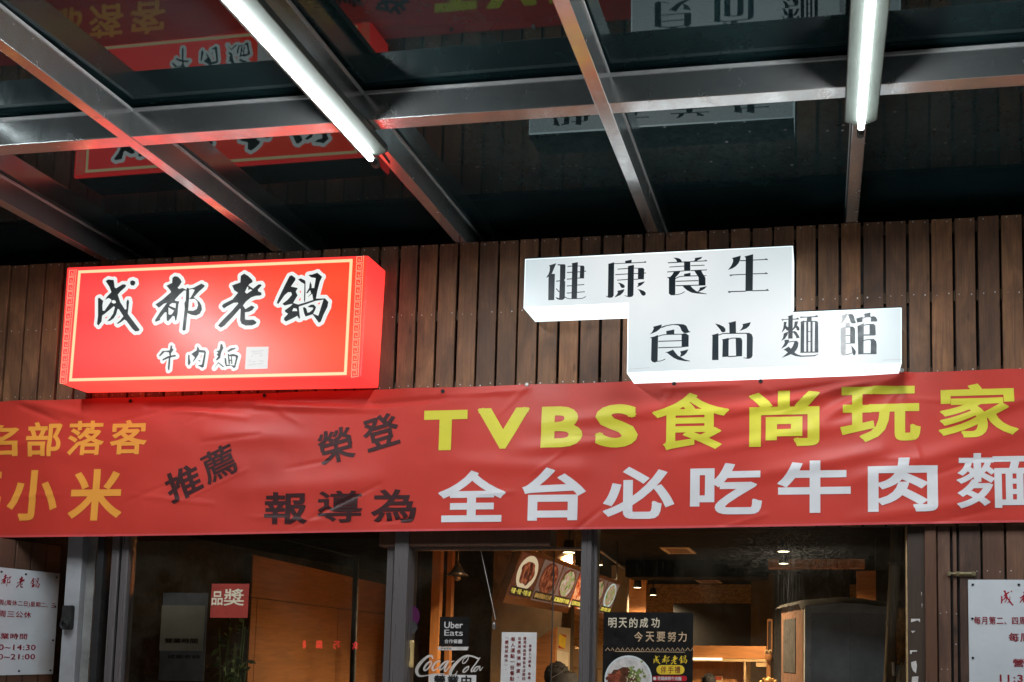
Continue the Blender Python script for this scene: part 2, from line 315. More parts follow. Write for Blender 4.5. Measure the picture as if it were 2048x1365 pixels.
# ------------------------------------------------------------------ objects
def tag(o, label=None, cat=None, group=None, kind=None):
    if label: o['label'] = label
    if cat: o['category'] = cat
    if group: o['group'] = group
    if kind: o['kind'] = kind
    return o
def thing(name, loc, label, cat, group=None):
    o = bpy.data.objects.new(name, None); COL.objects.link(o); o.location = loc; o.empty_display_size = 0.1
    return tag(o, label, cat, group)
WORLD = {}
class MB:
    """collects shapes in place coordinates and links them as one mesh object"""
    def __init__(s): s.v = []; s.f = []; s.k = 0
    def add(s, vs, fs):
        b = len(s.v); s.v += [Vector(x) for x in vs]; s.f += [tuple(b+i for i in f) for f in fs]; return s
    def box(s, x0, x1, y0, y1, z0, z1):
        vs = [(x, y, z) for x in (x0, x1) for y in (y0, y1) for z in (z0, z1)]
        return s.add(vs, [(0, 1, 3, 2), (4, 6, 7, 5), (0, 4, 5, 1), (2, 3, 7, 6), (0, 2, 6, 4), (1, 5, 7, 3)])
    def prism(s, pts, d):
        """closed polygon of points pushed along d"""
        pts = [Vector(p) for p in pts]; d = Vector(d); n = len(pts)
        tri = tessellate_polygon([pts])
        s.add(pts + [p+d for p in pts], [t for t in tri] + [tuple(i+n for i in reversed(t)) for t in tri] + [(i, (i+1) % n, n+(i+1) % n, n+i) for i in range(n)])
        return s
    def tube(s, p0, p1, r0, r1=None, seg=14, cap=True):
        p0, p1 = Vector(p0), Vector(p1); r1 = r0 if r1 is None else r1
        d = (p1-p0).normalized(); a = d.orthogonal().normalized(); b = d.cross(a)
        ring = lambda c, r: [c + (a*math.cos(t)+b*math.sin(t))*r for t in [2*math.pi*i/seg for i in range(seg)]]
        vs = ring(p0, r0)+ring(p1, r1)
        fs = [(i, (i+1) % seg, seg+(i+1) % seg, seg+i) for i in range(seg)]
        if cap: fs += [tuple(reversed(range(seg))), tuple(range(seg, 2*seg))]
        return s.add(vs, fs)
    def path(s, pts, r, seg=8):
        for a, b in zip(pts, pts[1:]): s.tube(a, b, r, r, seg)
        return s
    def ball(s, c, r, sq=(1, 1, 1), nu=14, nv=9):
        c = Vector(c); vs = []; fs = []
        for j in range(nv+1):
            t = math.pi*j/nv
            for i in range(nu):
                a = 2*math.pi*i/nu
                vs.append(c+Vector((r*sq[0]*math.sin(t)*math.cos(a), r*sq[1]*math.sin(t)*math.sin(a), r*sq[2]*math.cos(t))))
        for j in range(nv):
            for i in range(nu):
                fs.append((j*nu+i, (j+1)*nu+i, (j+1)*nu+(i+1) % nu, j*nu+(i+1) % nu))
        return s.add(vs, fs)
    def lathe(s, prof, c, seg=18):
        c = Vector(c); n = len(prof); vs = []; fs = []
        for r, z in prof:
            for i in range(seg):
                a = 2*math.pi*i/seg; vs.append(c+Vector((r*math.cos(a), r*math.sin(a), z)))
        for j in range(n-1):
            for i in range(seg): fs.append((j*seg+i, j*seg+(i+1) % seg, (j+1)*seg+(i+1) % seg, (j+1)*seg+i))
        return s.add(vs, fs)
    # ---- flat film shapes lying on a frame (o, ex, ez, n): n points to the viewer
    def flat(s, pts, fr, eps=0.0012):
        o, ex, ez, n = fr; s.k += 1
        q = [o+ex*x+ez*z+n*(eps+s.k*0.000001) for x, z in pts]
        tri = tessellate_polygon([[Vector((x, z, 0)) for x, z in pts]])
        return s.add(q, [tuple(t) for t in tri])
    def stroke(s, pts, ws, fr, eps=0.0012, cap=True):
        if isinstance(ws, (int, float)): ws = [ws]*len(pts)
        pts = [Vector(p) for p in pts]
        L, Rr = [], []
        for i, p in enumerate(pts):
            a = pts[max(0, i-1)]; b = pts[min(len(pts)-1, i+1)]; d = (b-a)
            if d.length < 1e-9: d = Vector((1, 0))
            d.normalize(); nn = Vector((-d.y, d.x))*ws[i]*0.5
            L.append(p+nn); Rr.append(p-nn)
        for i in range(len(pts)-1):
            s.flat([L[i], L[i+1], Rr[i+1], Rr[i]], fr, eps)
        if cap:
            for i in range(len(pts)): s.disc(pts[i], ws[i]*0.5, fr, eps)
        return s
    def disc(s, c, r, fr, eps=0.0012, seg=12, sz=1.0):
        return s.flat([(c[0]+r*math.cos(2*math.pi*i/seg), c[1]+r*sz*math.sin(2*math.pi*i/seg)) for i in range(seg)], fr, eps)
    def rect(s, x0, x1, z0, z1, fr, eps=0.0012): return s.flat([(x0, z0), (x1, z0), (x1, z1), (x0, z1)], fr, eps)
    def build(s, name, mat, parent=None, bevel=0.0, smooth=False, seg=2):
        loc = Vector((0, 0, 0))
        if parent is not None:
            loc = WORLD[parent.name]
        me = bpy.data.meshes.new(name)
        me.from_pydata([v-loc for v in s.v], [], s.f); me.update()
        bm = bmesh.new(); bm.from_mesh(me)
        if s.k == 0:
            bmesh.ops.remove_doubles(bm, verts=bm.verts, dist=1e-6)
            bmesh.ops.recalc_face_normals(bm, faces=bm.faces)
        if bevel:
            es = [e for e in bm.edges if len(e.link_faces) == 2 and e.calc_face_angle(0) > 0.5]
            bmesh.ops.bevel(bm, geom=es, offset=bevel, segments=seg, affect='EDGES', profile=0.6)
        bm.to_mesh(me); bm.free()
        if smooth:
            for p in me.polygons: p.use_smooth = True
        me.materials.append(MAT[mat])
        o = bpy.data.objects.new(name, me); COL.objects.link(o)
        if parent is not None: o.parent = parent
        WORLD[o.name] = Vector((0, 0, 0)) if parent is None else loc
        return o
def top(name, loc, label, cat, group=None):
    o = thing(name, loc, label, cat, group); WORLD[o.name] = Vector(loc); return o
def wall_frame(Y): return (Vector((0, Y, 0)), Vector((1, 0, 0)), Vector((0, 0, 1)), Vector((0, -1, 0)))

# ------------------------------------------------------------------ lettering
_fc = {}
def glyphs(body, bold=0.0, space=1.0):
    """filled letters; weight is added by strokes laid along every outline"""
    key = (body, bold, space)
    if key in _fc: return _fc[key]
    c = bpy.data.curves.new('lettering', 'FONT'); c.body = body; c.resolution_u = 4
    c.space_character = space; c.fill_mode = 'FRONT'
    o = bpy.data.objects.new('lettering', c); COL.objects.link(o)
    me = bpy.data.meshes.new_from_object(o.evaluated_get(bpy.context.evaluated_depsgraph_get()))
    vs = [(v.co.x, v.co.y, 0) for v in me.vertices]; fs = [tuple(p.vertices) for p in me.polygons]
    cnt = {}
    for f in fs:
        for i in range(len(f)):
            e = (min(f[i], f[i-1]), max(f[i], f[i-1])); cnt[e] = cnt.get(e, 0)+1
    if bold:
        k = 0; nb = {}
        for (i, j), n in cnt.items():
            if n == 1: nb.setdefault(i, []).append(j); nb.setdefault(j, []).append(i)
        for (i, j), n in list(cnt.items()):
            if n != 1: continue
            a = Vector(vs[i][:2]); b = Vector(vs[j][:2]); d = b-a
            if d.length < 1e-5: continue
            d.normalize(); nn = Vector((-d.y, d.x))*bold; k += 1; q = len(vs)
            def ext(node, other, dd):
                m_ = [t for t in nb[node] if t != other]
                if not m_: return 0.0
                d2 = Vector(vs[m_[0]][:2])-Vector(vs[node][:2])
                if d2.length < 1e-6: return 0.0
                tn = dd.angle(d2, 0.0)
                return bold*min(0.95, math.tan(min(tn, 2.4)/2))
            ea, eb = d*ext(i, j, -d), d*ext(j, i, d)
            vs += [(*(a-ea+nn), k), (*(b+eb+nn), k), (*(b+eb-nn), k), (*(a-ea-nn), k)]; fs.append((q, q+1, q+2, q+3))
    bpy.data.objects.remove(o); bpy.data.curves.remove(c); bpy.data.meshes.remove(me)
    x0 = min(v[0] for v in vs); x1 = max(v[0] for v in vs); y0 = min(v[1] for v in vs); y1 = max(v[1] for v in vs)
    r = ([((v[0]-x0)/max(1e-6, x1-x0), (v[1]-y0)/max(1e-6, y1-y0), v[2]) for v in vs], fs, (x1-x0)/max(1e-6, y1-y0))
    _fc[key] = r; return r
def text(mb, body, x0, x1, z0, z1, fr, bold=0.0, rot=0.0, eps=0.0014, space=1.0, warp=None):
    vs, fs, asp = glyphs(body, bold, space); o, ex, ez, n = fr
    cx, cz = (x0+x1)/2, (z0+z1)/2; c, s_ = math.cos(rot), math.sin(rot); out = []
    for a, b, lay in vs:
        lx, lz = (a-0.5)*(x1-x0), (b-0.5)*(z1-z0)
        out.append(o+ex*(cx+lx*c-lz*s_)+ez*(cz+lx*s_+lz*c)+n*(eps+lay*0.0000025))
    mb.k += 1; mb.add(out, fs); return mb
def text_h(mb, body, x, zc, h, fr, bold=0.0, xs=1.0, align='c', eps=0.0014, space=1.0):
    """height given, width follows the letters"""
    asp = glyphs(body, bold, space)[2]; wd = asp*h*xs
    x0 = x-wd/2 if align == 'c' else x
    return text(mb, body, x0, x0+wd, zc-h/2, zc+h/2, fr, bold, 0.0, eps, space)
def column(mb, body, x, ztop, size, gap, fr, bold=0.02, eps=0.0014):
    z = ztop
    for ch in body:
        if ch == ' ': z -= size; continue
        small = ch in '，。、'; hh = size*0.25 if small else (size*0.12 if ch == '一' else size*0.92)
        wd = size*0.25 if small else size*0.92
        if ch in '（）()':
            hh = size*0.22
            k = [(x-size*0.4, z-size*(0.65 if ch in '（(' else 0.35)), (x, z-size*(0.4 if ch in '（(' else 0.6)), (x+size*0.4, z-size*(0.65 if ch in '（(' else 0.35))]
            mb.stroke(k, size*0.08, fr, eps); z -= size+gap; continue
        text(mb, ch, x-wd/2, x+wd/2, z-size/2-hh/2, z-size/2+hh/2, fr, bold, 0, eps); z -= size+gap
    return mb
def px_quad(crop, Y):
    """a map from a spot measured in an enlarged view to the plane y = Y"""
    ox, oy, sc = crop
    return lambda p: XZ(ox+p[0]*sc, oy+p[1]*sc, Y)

# =================================================================== GROUND
def structure(name, mb, mat):
    o = mb.build(name, mat); o['kind'] = 'structure'; return o
structure('road', MB().box(-40, 40, -60, -5.8, -0.30, -0.13), 'asphalt')
structure('pavement', MB().box(-40, 40, -5.8, 0.0, -0.30, 0.0), 'pavement_grey')
structure('interior_floor', MB().box(-6.5, 4.5, 0.0, 10.2, -0.30, 0.015), 'floor_tile')

# =================================================================== CANOPY
BX = [-4.15, -3.058, -1.968, -0.889, 0.17, 1.24]
ZB, ZP = 3.80, 3.935
can = top('glass_canopy', (-1.9, 0.0, ZB), 'dark mirror-like glass canopy on a grid of shiny steel beams, above both box signs', 'canopy')
for i, x in enumerate(BX):
    bmn = MB().box(x-0.030, x+0.030, -2.7, 0.44, ZB, ZP).build('beam', 'beam_steel', can, bevel=0.003)
    for s_ in (-1, 1):
        e = MB().box(min(x+s_*0.0303, x+s_*0.034), max(x+s_*0.0303, x+s_*0.034), -2.7, 0.44, ZP-0.016, ZP-0.003).build('edge_trim', 'trim_white', can)
        e.parent = bmn; WORLD[e.name] = WORLD[bmn.name]
MB().box(-6.2, 2.4, -1.143, -1.069, ZB+0.003, ZP-0.001).build('cross_beam', 'beam_steel', can, bevel=0.003)
ct = MB()
for a, b in zip([-6.2]+BX, BX+[2.4]): ct.box(a+0.036, b-0.036, -1.1475, -1.1433, ZP-0.016, ZP-0.003)
ct.build('cross_beam_trim', 'trim_white', can)
edges = [-6.2] + BX + [2.4]
for (ya, yb) in ((-1.106, 0.45), (-2.7, -1.108)):
    for a, b in zip(edges, edges[1:]):
        t = random.uniform(-0.0012, 0.0012); t2 = random.uniform(-0.0015, 0.0015)
        mb = MB(); vs = []
        for x in (a+0.002, b-0.002):
            for y in (ya, yb):
                dz = t*(x-(a+b)/2)/0.5 + t2*(y-(ya+yb)/2)/0.8
                if ya < -2: dz += 0.020+0.022*(y+1.108)   # the outer row falls a little towards the street
                vs += [(x, y, ZP+dz), (x, y, ZP+0.008+dz)]
        mb.add(vs, [(0, 2, 3, 1), (4, 5, 7, 6), (0, 1, 5, 4), (2, 6, 7, 3), (0, 4, 6, 2), (1, 3, 7, 5)])
        mb.build('glass_panel', 'smoked_glass', can)

# =================================================================== STRIP LIGHTS UNDER THE BEAMS
def strip_light(x, label):
    y1, y0 = -0.960, -2.17
    t = top('strip_light', (x, (y0+y1)/2, ZB), label, 'light', 'bare tube lights under the canopy beams')
    prof = [(-0.066, 3.797), (-0.068, 3.768), (-0.064, 3.765), (-0.020, 3.750), (0.020, 3.750), (0.064, 3.765), (0.068, 3.768), (0.066, 3.797)]
    MB().prism([(x+a, y0, z) for a, z in prof], (0, y1-y0, 0)).build('housing', 'lamp_enamel', t, bevel=0.002)
    MB().tube((x, y0+0.05, 3.727), (x, y1+0.008, 3.727), 0.0135, seg=18).build('tube', 'tube_glow', t, smooth=False)
    for ye, d in ((y1+0.008, 1), (y0+0.05, -1)):
        MB().tube((x, ye-d*0.030, 3.727), (x, ye+d*0.001, 3.727), 0.0142, seg=18).build('tube_cap', 'black_metal', t)
        h = MB().box(x-0.013, x+0.013, min(ye, ye+d*0.022), max(ye, ye+d*0.022), 3.712, 3.752)
        h.tube((x, ye, 3.727), (x, ye+d*0.026, 3.727), 0.0155, seg=16)
        h.build('lamp_holder', 'lamp_enamel', t)
    MB().path([(x+0.016, y1-0.004, 3.752), (x+0.020, y1+0.018, 3.772), (x+0.012, y1+0.050, 3.793), (x+0.004, y1+0.14, 3.797)], 0.0035, 8).build('cable', 'black_plastic', t)
    ld = bpy.data.lights.new('lamp_light', 'AREA'); ld.shape = 'RECTANGLE'; ld.size = 0.02; ld.size_y = 1.12; ld.energy = STRIP_W; ld.color = (0.93, 0.98, 1.0)
    lo = bpy.data.objects.new('lamp_light', ld); COL.objects.link(lo); lo.parent = t; lo.location = (0, 0, 3.711-ZB)
strip_light(-1.980, 'bare fluorescent tube light above the gap between the red sign and the white sign')
strip_light(-4.130, 'bare tube light over the left end of the red sign')
strip_light(2.320, 'bare fluorescent tube light just past the right edge, over the notice board')
strip_light(0.172, 'bare fluorescent tube light at the upper right, above the right end of the white sign')

# =================================================================== PLANK WALL ABOVE THE SHOP WINDOWS
wall = top('plank_wall', (-1.9, 0.02, 2.2), 'brown stained vertical timber planks behind the two lit signs', 'wall')
mb = MB(); screws = MB(); n_s = 0
k0 = int((-6.2-X0_W)/PITCH_W)-1
x = X0_W + k0*PITCH_W
while x < 2.3:
    j = random.uniform(-0.0015, 0.0015); g = random.uniform(0.011, 0.018); a, b = x+g/2+j, x+PITCH_W-g/2+j
    dy = random.uniform(0, 0.0025); zt = ZB-0.001+random.uniform(-0.004, 0.0)
    mb.box(a, b, 0.0+dy, 0.020+dy, 2.20, zt)
    for zr, pr in ((ZB-0.014, 0.95), (3.393, 0.93), (2.992, 0.85)):
        for xs_ in (a+0.022, b-0.022):
            if random.random() < pr:
                xx = xs_+random.uniform(-0.006, 0.006); zz = zr+random.uniform(-0.006, 0.006)
                screws.tube((xx, dy-0.0015, zz), (xx, dy+0.004, zz), random.uniform(0.0022, 0.0042), seg=8)
    x += PITCH_W
mb.build('planks', 'stained_boards', wall, bevel=0.0015, seg=1)
o = screws.build('screw_heads', 'screw_zinc', wall); o['kind'] = 'stuff'
bt = MB()
for zr in (ZB-0.04, 3.393, 2.992, 2.45): bt.box(-6.2, 2.3, 0.0235, 0.050, zr-0.028, zr+0.028)
bt.build('battens', 'batten_wood', wall)
MB().box(-6.2, 2.3, 0.445, 0.46, 3.60, ZP-0.003).build('soffit_back', 'dark_board', wall)
MB().box(-6.2, 2.3, 0.0505, 0.075, 2.20, 3.765).build('backing_board', 'dark_board', wall)

# =================================================================== RED BOX SIGN
YS = -0.200
rs = top('box_sign', (-3.3, 0.0, 2.99), 'glowing red box sign with four big black brush characters and a yellow border', 'sign')
A, B, C_, D_ = (-4.200, 3.672), (-2.398, 3.656), (-2.412, 2.985), (-4.199, 3.006)
MB().prism([(p[0], YS, p[1]) for p in (A, B, C_, D_)], (0, 0.198, 0)).build('casing', 'red_side', rs, bevel=0.012, seg=3)
MB().prism([(A[0]+.014, YS+.012, A[1]+.0005), (B[0]-.014, YS+.012, B[1]+.0005), (B[0]-.014, -0.004, B[1]+.0005), (A[0]+.014, -0.004, A[1]+.0005)], (0, 0, 0.004)).build('lid', 'black_metal', rs)
fr = wall_frame(YS)
ins = 0.013
mb = MB(); mb.flat([(A[0]+ins, A[1]-ins), (B[0]-ins, B[1]-ins), (C_[0]-ins, C_[1]+ins), (D_[0]+ins, D_[1]+ins)], fr, 0.0006); mb.build('face', 'red_face', rs)
def pxy(u, v): return XZ(u, v, YS)
# yellow border
mb = MB(); cs = [pxy(90+0.3467*x, 480+0.3467*y) for x, y in ((200, 186), (1767, 120), (1733, 772), (148, 809))]
for a, b in zip(cs, cs[1:]+cs[:1]): mb.stroke([a, b], 0.0165, fr, 0.0012, cap=False)
for c in cs: mb.rect(c[0]-0.00825, c[0]+0.00825, c[1]-0.00825, c[1]+0.00825, fr, 0.0013)
mb.build('border_line', 'glow_cream_film', rs)
# key pattern down both ends
def key_band(tl, tr, bl, br, cells):
    mb = MB()
    for k in range(cells):
        def q(a, b):
            t = (k+b)/cells
            u = (tl[0]+(bl[0]-tl[0])*t)*(1-a)+(tr[0]+(br[0]-tr[0])*t)*a; v = (tl[1]+(bl[1]-tl[1])*t)*(1-a)+(tr[1]+(br[1]-tr[1])*t)*a
            return pxy(u, v)
        mb.stroke([q(0, .98), q(0, .12), (q(.72, .12)), q(.72, .68), q(.34, .68), q(.34, .42)], 0.0050, fr, 0.0012, cap=False)
        mb.stroke([q(1, 0), q(1, .92), q(0, .98)], 0.0050, fr, 0.0012, cap=False)
    return mb
key_band((714, 512), (727.5, 511.5), (703, 755.5), (716.5, 754.5), 16).build('key_pattern', 'glow_key_film', rs)
key_band((139.5, 539.5), (153, 539), (120.5, 768), (133, 767.5), 16).build('key_pattern', 'glow_key_film', rs)
# brush characters: white halo and black ink
BRUSH = {
 'cheng': ((180, 540, 0.10256), [[(315,225),(360,195),(470,205),(490,350),(520,365),(640,290),(690,290),(715,315),(690,350),(600,430),(550,490),(600,640),(690,780),(720,770),(720,640),(735,590),(760,590),(770,640),(745,860),(800,940),(900,1070),(975,1170),(955,1200),(890,1205),(830,1150),(720,1000),(680,975),(620,1020),(550,1060),(535,1045),(600,990),(660,910),(570,770),(545,770),(520,870),(470,950),(400,1000),(345,1005),(400,950),(460,860),(495,735),(470,715),(420,760),(300,860),(245,900),(235,1010),(175,1090),(145,1060),(165,900),(165,560),(190,550),(265,610),(250,700),(255,800),(290,805),(400,650),(430,600),(410,575),(370,555),(300,590),(340,530),(425,440),(390,340)],
   [(795,225),(840,212),(885,230),(892,275),(860,312),(815,310),(792,275)]],
   [[(428,640),(440,605),(475,595),(510,615),(518,650),(470,668)]]),
 'du': ((300, 540, 0.10256), [[(445,165),(490,130),(550,140),(600,190),(625,240),(590,300),(545,355),(575,380),(640,360),(710,390),(715,410),(670,410),(580,490),(490,590),(500,610),(575,620),(575,640),(560,680),(545,860),(520,990),(500,995),(485,910),(450,905),(360,1010),(335,990),(330,830),(290,840),(205,950),(205,985),(120,1020),(105,990),(200,840),(340,650),(280,665),(180,745),(115,680),(250,590),(420,440),(400,400),(330,315),(440,260)],
   [(730,355),(770,370),(770,560),(750,800),(735,860),(700,1180),(665,1195),(640,1175),(660,980),(685,760),(680,650),(705,600),(715,400)],
   [(770,375),(860,355),(1010,275),(1075,310),(1060,345),(960,430),(860,540),(910,580),(970,630),(1010,700),(1020,780),(980,860),(910,895),(820,885),(740,850),(745,800),(850,805),(920,770),(945,700),(930,620),(880,570),(800,578),(765,560),(800,550),(850,460),(880,400),(840,380),(770,390)]],
   [[(390,690),(440,655),(515,660),(510,755),(390,710)], [(370,740),(440,780),(480,800),(440,870),(400,885),(370,870)]]),
 'lao': ((425, 530, 0.10256), [[(560,220),(625,178),(700,220),(780,300),(790,340),(720,385),(710,410),(800,470),(900,390),(950,385),(965,410),(890,490),(900,525),(955,545),(965,590),(930,605),(850,610),(760,640),(660,720),(600,800),(650,870),(700,840),(770,800),(825,830),(780,890),(720,920),(640,930),(640,1070),(700,1080),(800,1075),(865,1120),(850,1155),(780,1185),(650,1190),(570,1150),(545,1080),(560,870),(540,860),(400,1020),(240,1190),(170,1230),(115,1190),(200,1090),(400,890),(510,760),(500,740),(420,745),(300,810),(230,855),(190,810),(220,770),(400,680),(505,550),(430,500),(390,410),(450,385),(550,350)]],
   [[(640,540),(690,430),(710,450),(705,500),(740,480),(785,500),(680,570)]]),
 'guo': ((545, 530, 0.10256), [[(340,225),(380,210),(450,260),(455,300),(365,430),(440,445),(500,460),(460,530),(495,600),(410,745),(440,760),(510,780),(650,740),(800,690),(860,665),(1030,660),(1095,730),(1080,820),(1000,980),(950,1110),(910,1135),(870,1080),(790,970),(650,1015),(620,940),(600,840),(630,830),(665,860),(690,940),(730,930),(790,880),(800,840),(690,830),(750,785),(810,780),(855,830),(840,880),(800,960),(900,1000),(940,870),(1000,685),(840,710),(700,760),(520,820),(525,900),(545,1050),(520,1050),(490,1000),(380,1060),(270,1110),(230,1080),(235,1040),(310,960),(250,920),(250,890),(350,820),(400,770),(370,770),(240,800),(200,765),(300,690),(385,590),(370,540),(310,540),(240,600),(120,770),(90,750),(130,650),(260,380)],
   [(505,290),(560,270),(640,310),(650,340),(650,550),(640,745),(620,700),(630,380),(560,340)],
   [(705,205),(780,195),(880,160),(975,240),(930,330),(880,520),(850,690),(800,690),(780,570),(690,640),(760,560),(740,500),(690,560),(660,560),(720,460),(740,330),(770,400),(770,460),(820,455),(850,265),(760,250)]],
   [[(390,910),(420,850),(480,860),(490,910)]]),
 'niu': ((305, 670, 0.1172), [[(320,180),(345,200),(340,230),(365,260),(320,320),(325,360),(390,345),(415,370),(330,385),(310,400),(305,500),(295,600),(275,610),(270,560),(285,400),(180,445),(180,420),(250,380),(300,360),(285,300),(215,295),(130,375),(120,355),(180,280),(220,280),(300,270)]], []),
 'rou': ((305, 670, 0.1172), [[(615,345),(640,350),(640,400),(655,480),(630,530),(610,500)], [(770,200),(800,235),(805,260),(900,270),(920,300),(905,400),(880,550),(855,565),(780,525),(850,515),(870,420),(890,310),(800,300),(790,340),(740,420),(690,475),(700,450),(730,390),(670,330),(760,270)], [(785,440),(820,440),(825,460),(800,455)]], []),
 'mian': ((305, 670, 0.1172), [[(1170,160),(1195,165),(1215,230),(1185,290),(1170,340),(1160,400),(1110,440),(1085,435),(1130,370),(1100,340),(1130,310),(1095,290),(1150,265)], [(1110,460),(1240,555),(1200,550),(1130,490),(1070,560),(1060,570),(1130,470)], [(1280,280),(1340,235),(1420,225),(1425,240),(1340,280),(1300,300)], [(1235,400),(1260,400),(1275,520),(1330,510),(1340,530),(1260,540),(1240,480)], [(1300,350),(1380,330),(1450,350),(1470,370),(1440,470),(1420,560),(1390,570),(1340,520),(1400,530),(1430,400),(1420,370),(1320,370)], [(1290,330),(1310,330),(1330,500),(1305,500)], [(1345,370),(1360,370),(1370,500),(1350,500)], [(1310,432),(1360,428),(1362,446),(1312,450)]], []),
}
for key, (crop, polys, hl) in BRUSH.items():
    q = px_quad(crop, YS); rad = 0.042 if crop[2] < 0.11 else 0.034; halo, ink, holes = MB(), MB(), MB()
    for pl in polys:
        pts = [q(p) for p in pl]; ink.flat(pts, fr, 0.0032); halo.flat(pts, fr, 0.0014)
        halo.stroke(pts+pts[:1], rad, fr, 0.0014)
    for pl in hl: holes.flat([q(p) for p in pl], fr, 0.0040)
    ho = halo.build('character_halo', 'glow_white_film', rs); io = ink.build('brush_character', 'ink_black', rs); io.parent = ho
    if holes.v: go_ = holes.build('ink_gap', 'glow_white_film', rs); go_.parent = ho
q = px_quad((305, 670, 0.1172), YS); mb = MB(); mb.flat([q(p) for p in ((1605,210),(1985,205),(1965,580),(1580,590))], fr, 0.0014); seal = mb.build('seal', 'seal_film', rs)
mb = MB()
for a, b in (((1690,290),(1900,275)),((1720,320),(1870,315)),((1660,470),(1670,430)),((1700,470),(1760,455)),((1830,440),(1900,460)),((1640,520),(1780,500)),((1800,500),(1890,495)),((1690,380),(1720,350)),((1830,370),(1890,345))):
    mb.stroke([q(a), q(b)], 0.005, fr, 0.0024, cap=False)
mb.build('seal_marks', 'seal_grey', rs)

# =================================================================== WHITE STEPPED BOX SIGN
ws = top('box_sign', (-0.56, 0.0, 2.97), 'glowing white stepped box sign with two rows of dark blue characters', 'sign')
out = [(-1.527, 3.594), (-0.130, 3.597), (-0.130, 3.253), (0.404, 3.256), (0.402, 2.972), (-0.972, 2.964), (-0.973, 3.329), (-1.528, 3.328)]
MB().prism([(p[0], YS, p[1]) for p in out], (0, 0.198, 0)).build('casing', 'white_side', ws, bevel=0.003)
for (xa_, xb_, za_) in ((-1.527, -0.130, 3.597), (-0.129, 0.404, 3.2555)):
    MB().box(xa_, xb_, YS+0.002, -0.004, za_+0.0005, za_+0.004).build('lid', 'black_metal', ws)
i = 0.005
inn = [(-1.527+i, 3.594-i), (-0.130-i, 3.597-i), (-0.130-i, 3.253-i), (0.404-i, 3.256-i), (0.402-i, 2.972+i), (-0.972+i, 2.964+i), (-0.973+i, 3.329+i), (-1.528+i, 3.328+i)]
mb = MB(); mb.flat(inn, fr, 0.0006); mb.build('face', 'white_face', ws)
Z1 = 0.07326
def bar(x0, y0, x1, y1, w): return ('b', [(x0, y0), (x1, y1)], w)
def cur(w, *p): return ('b', list(p), w)
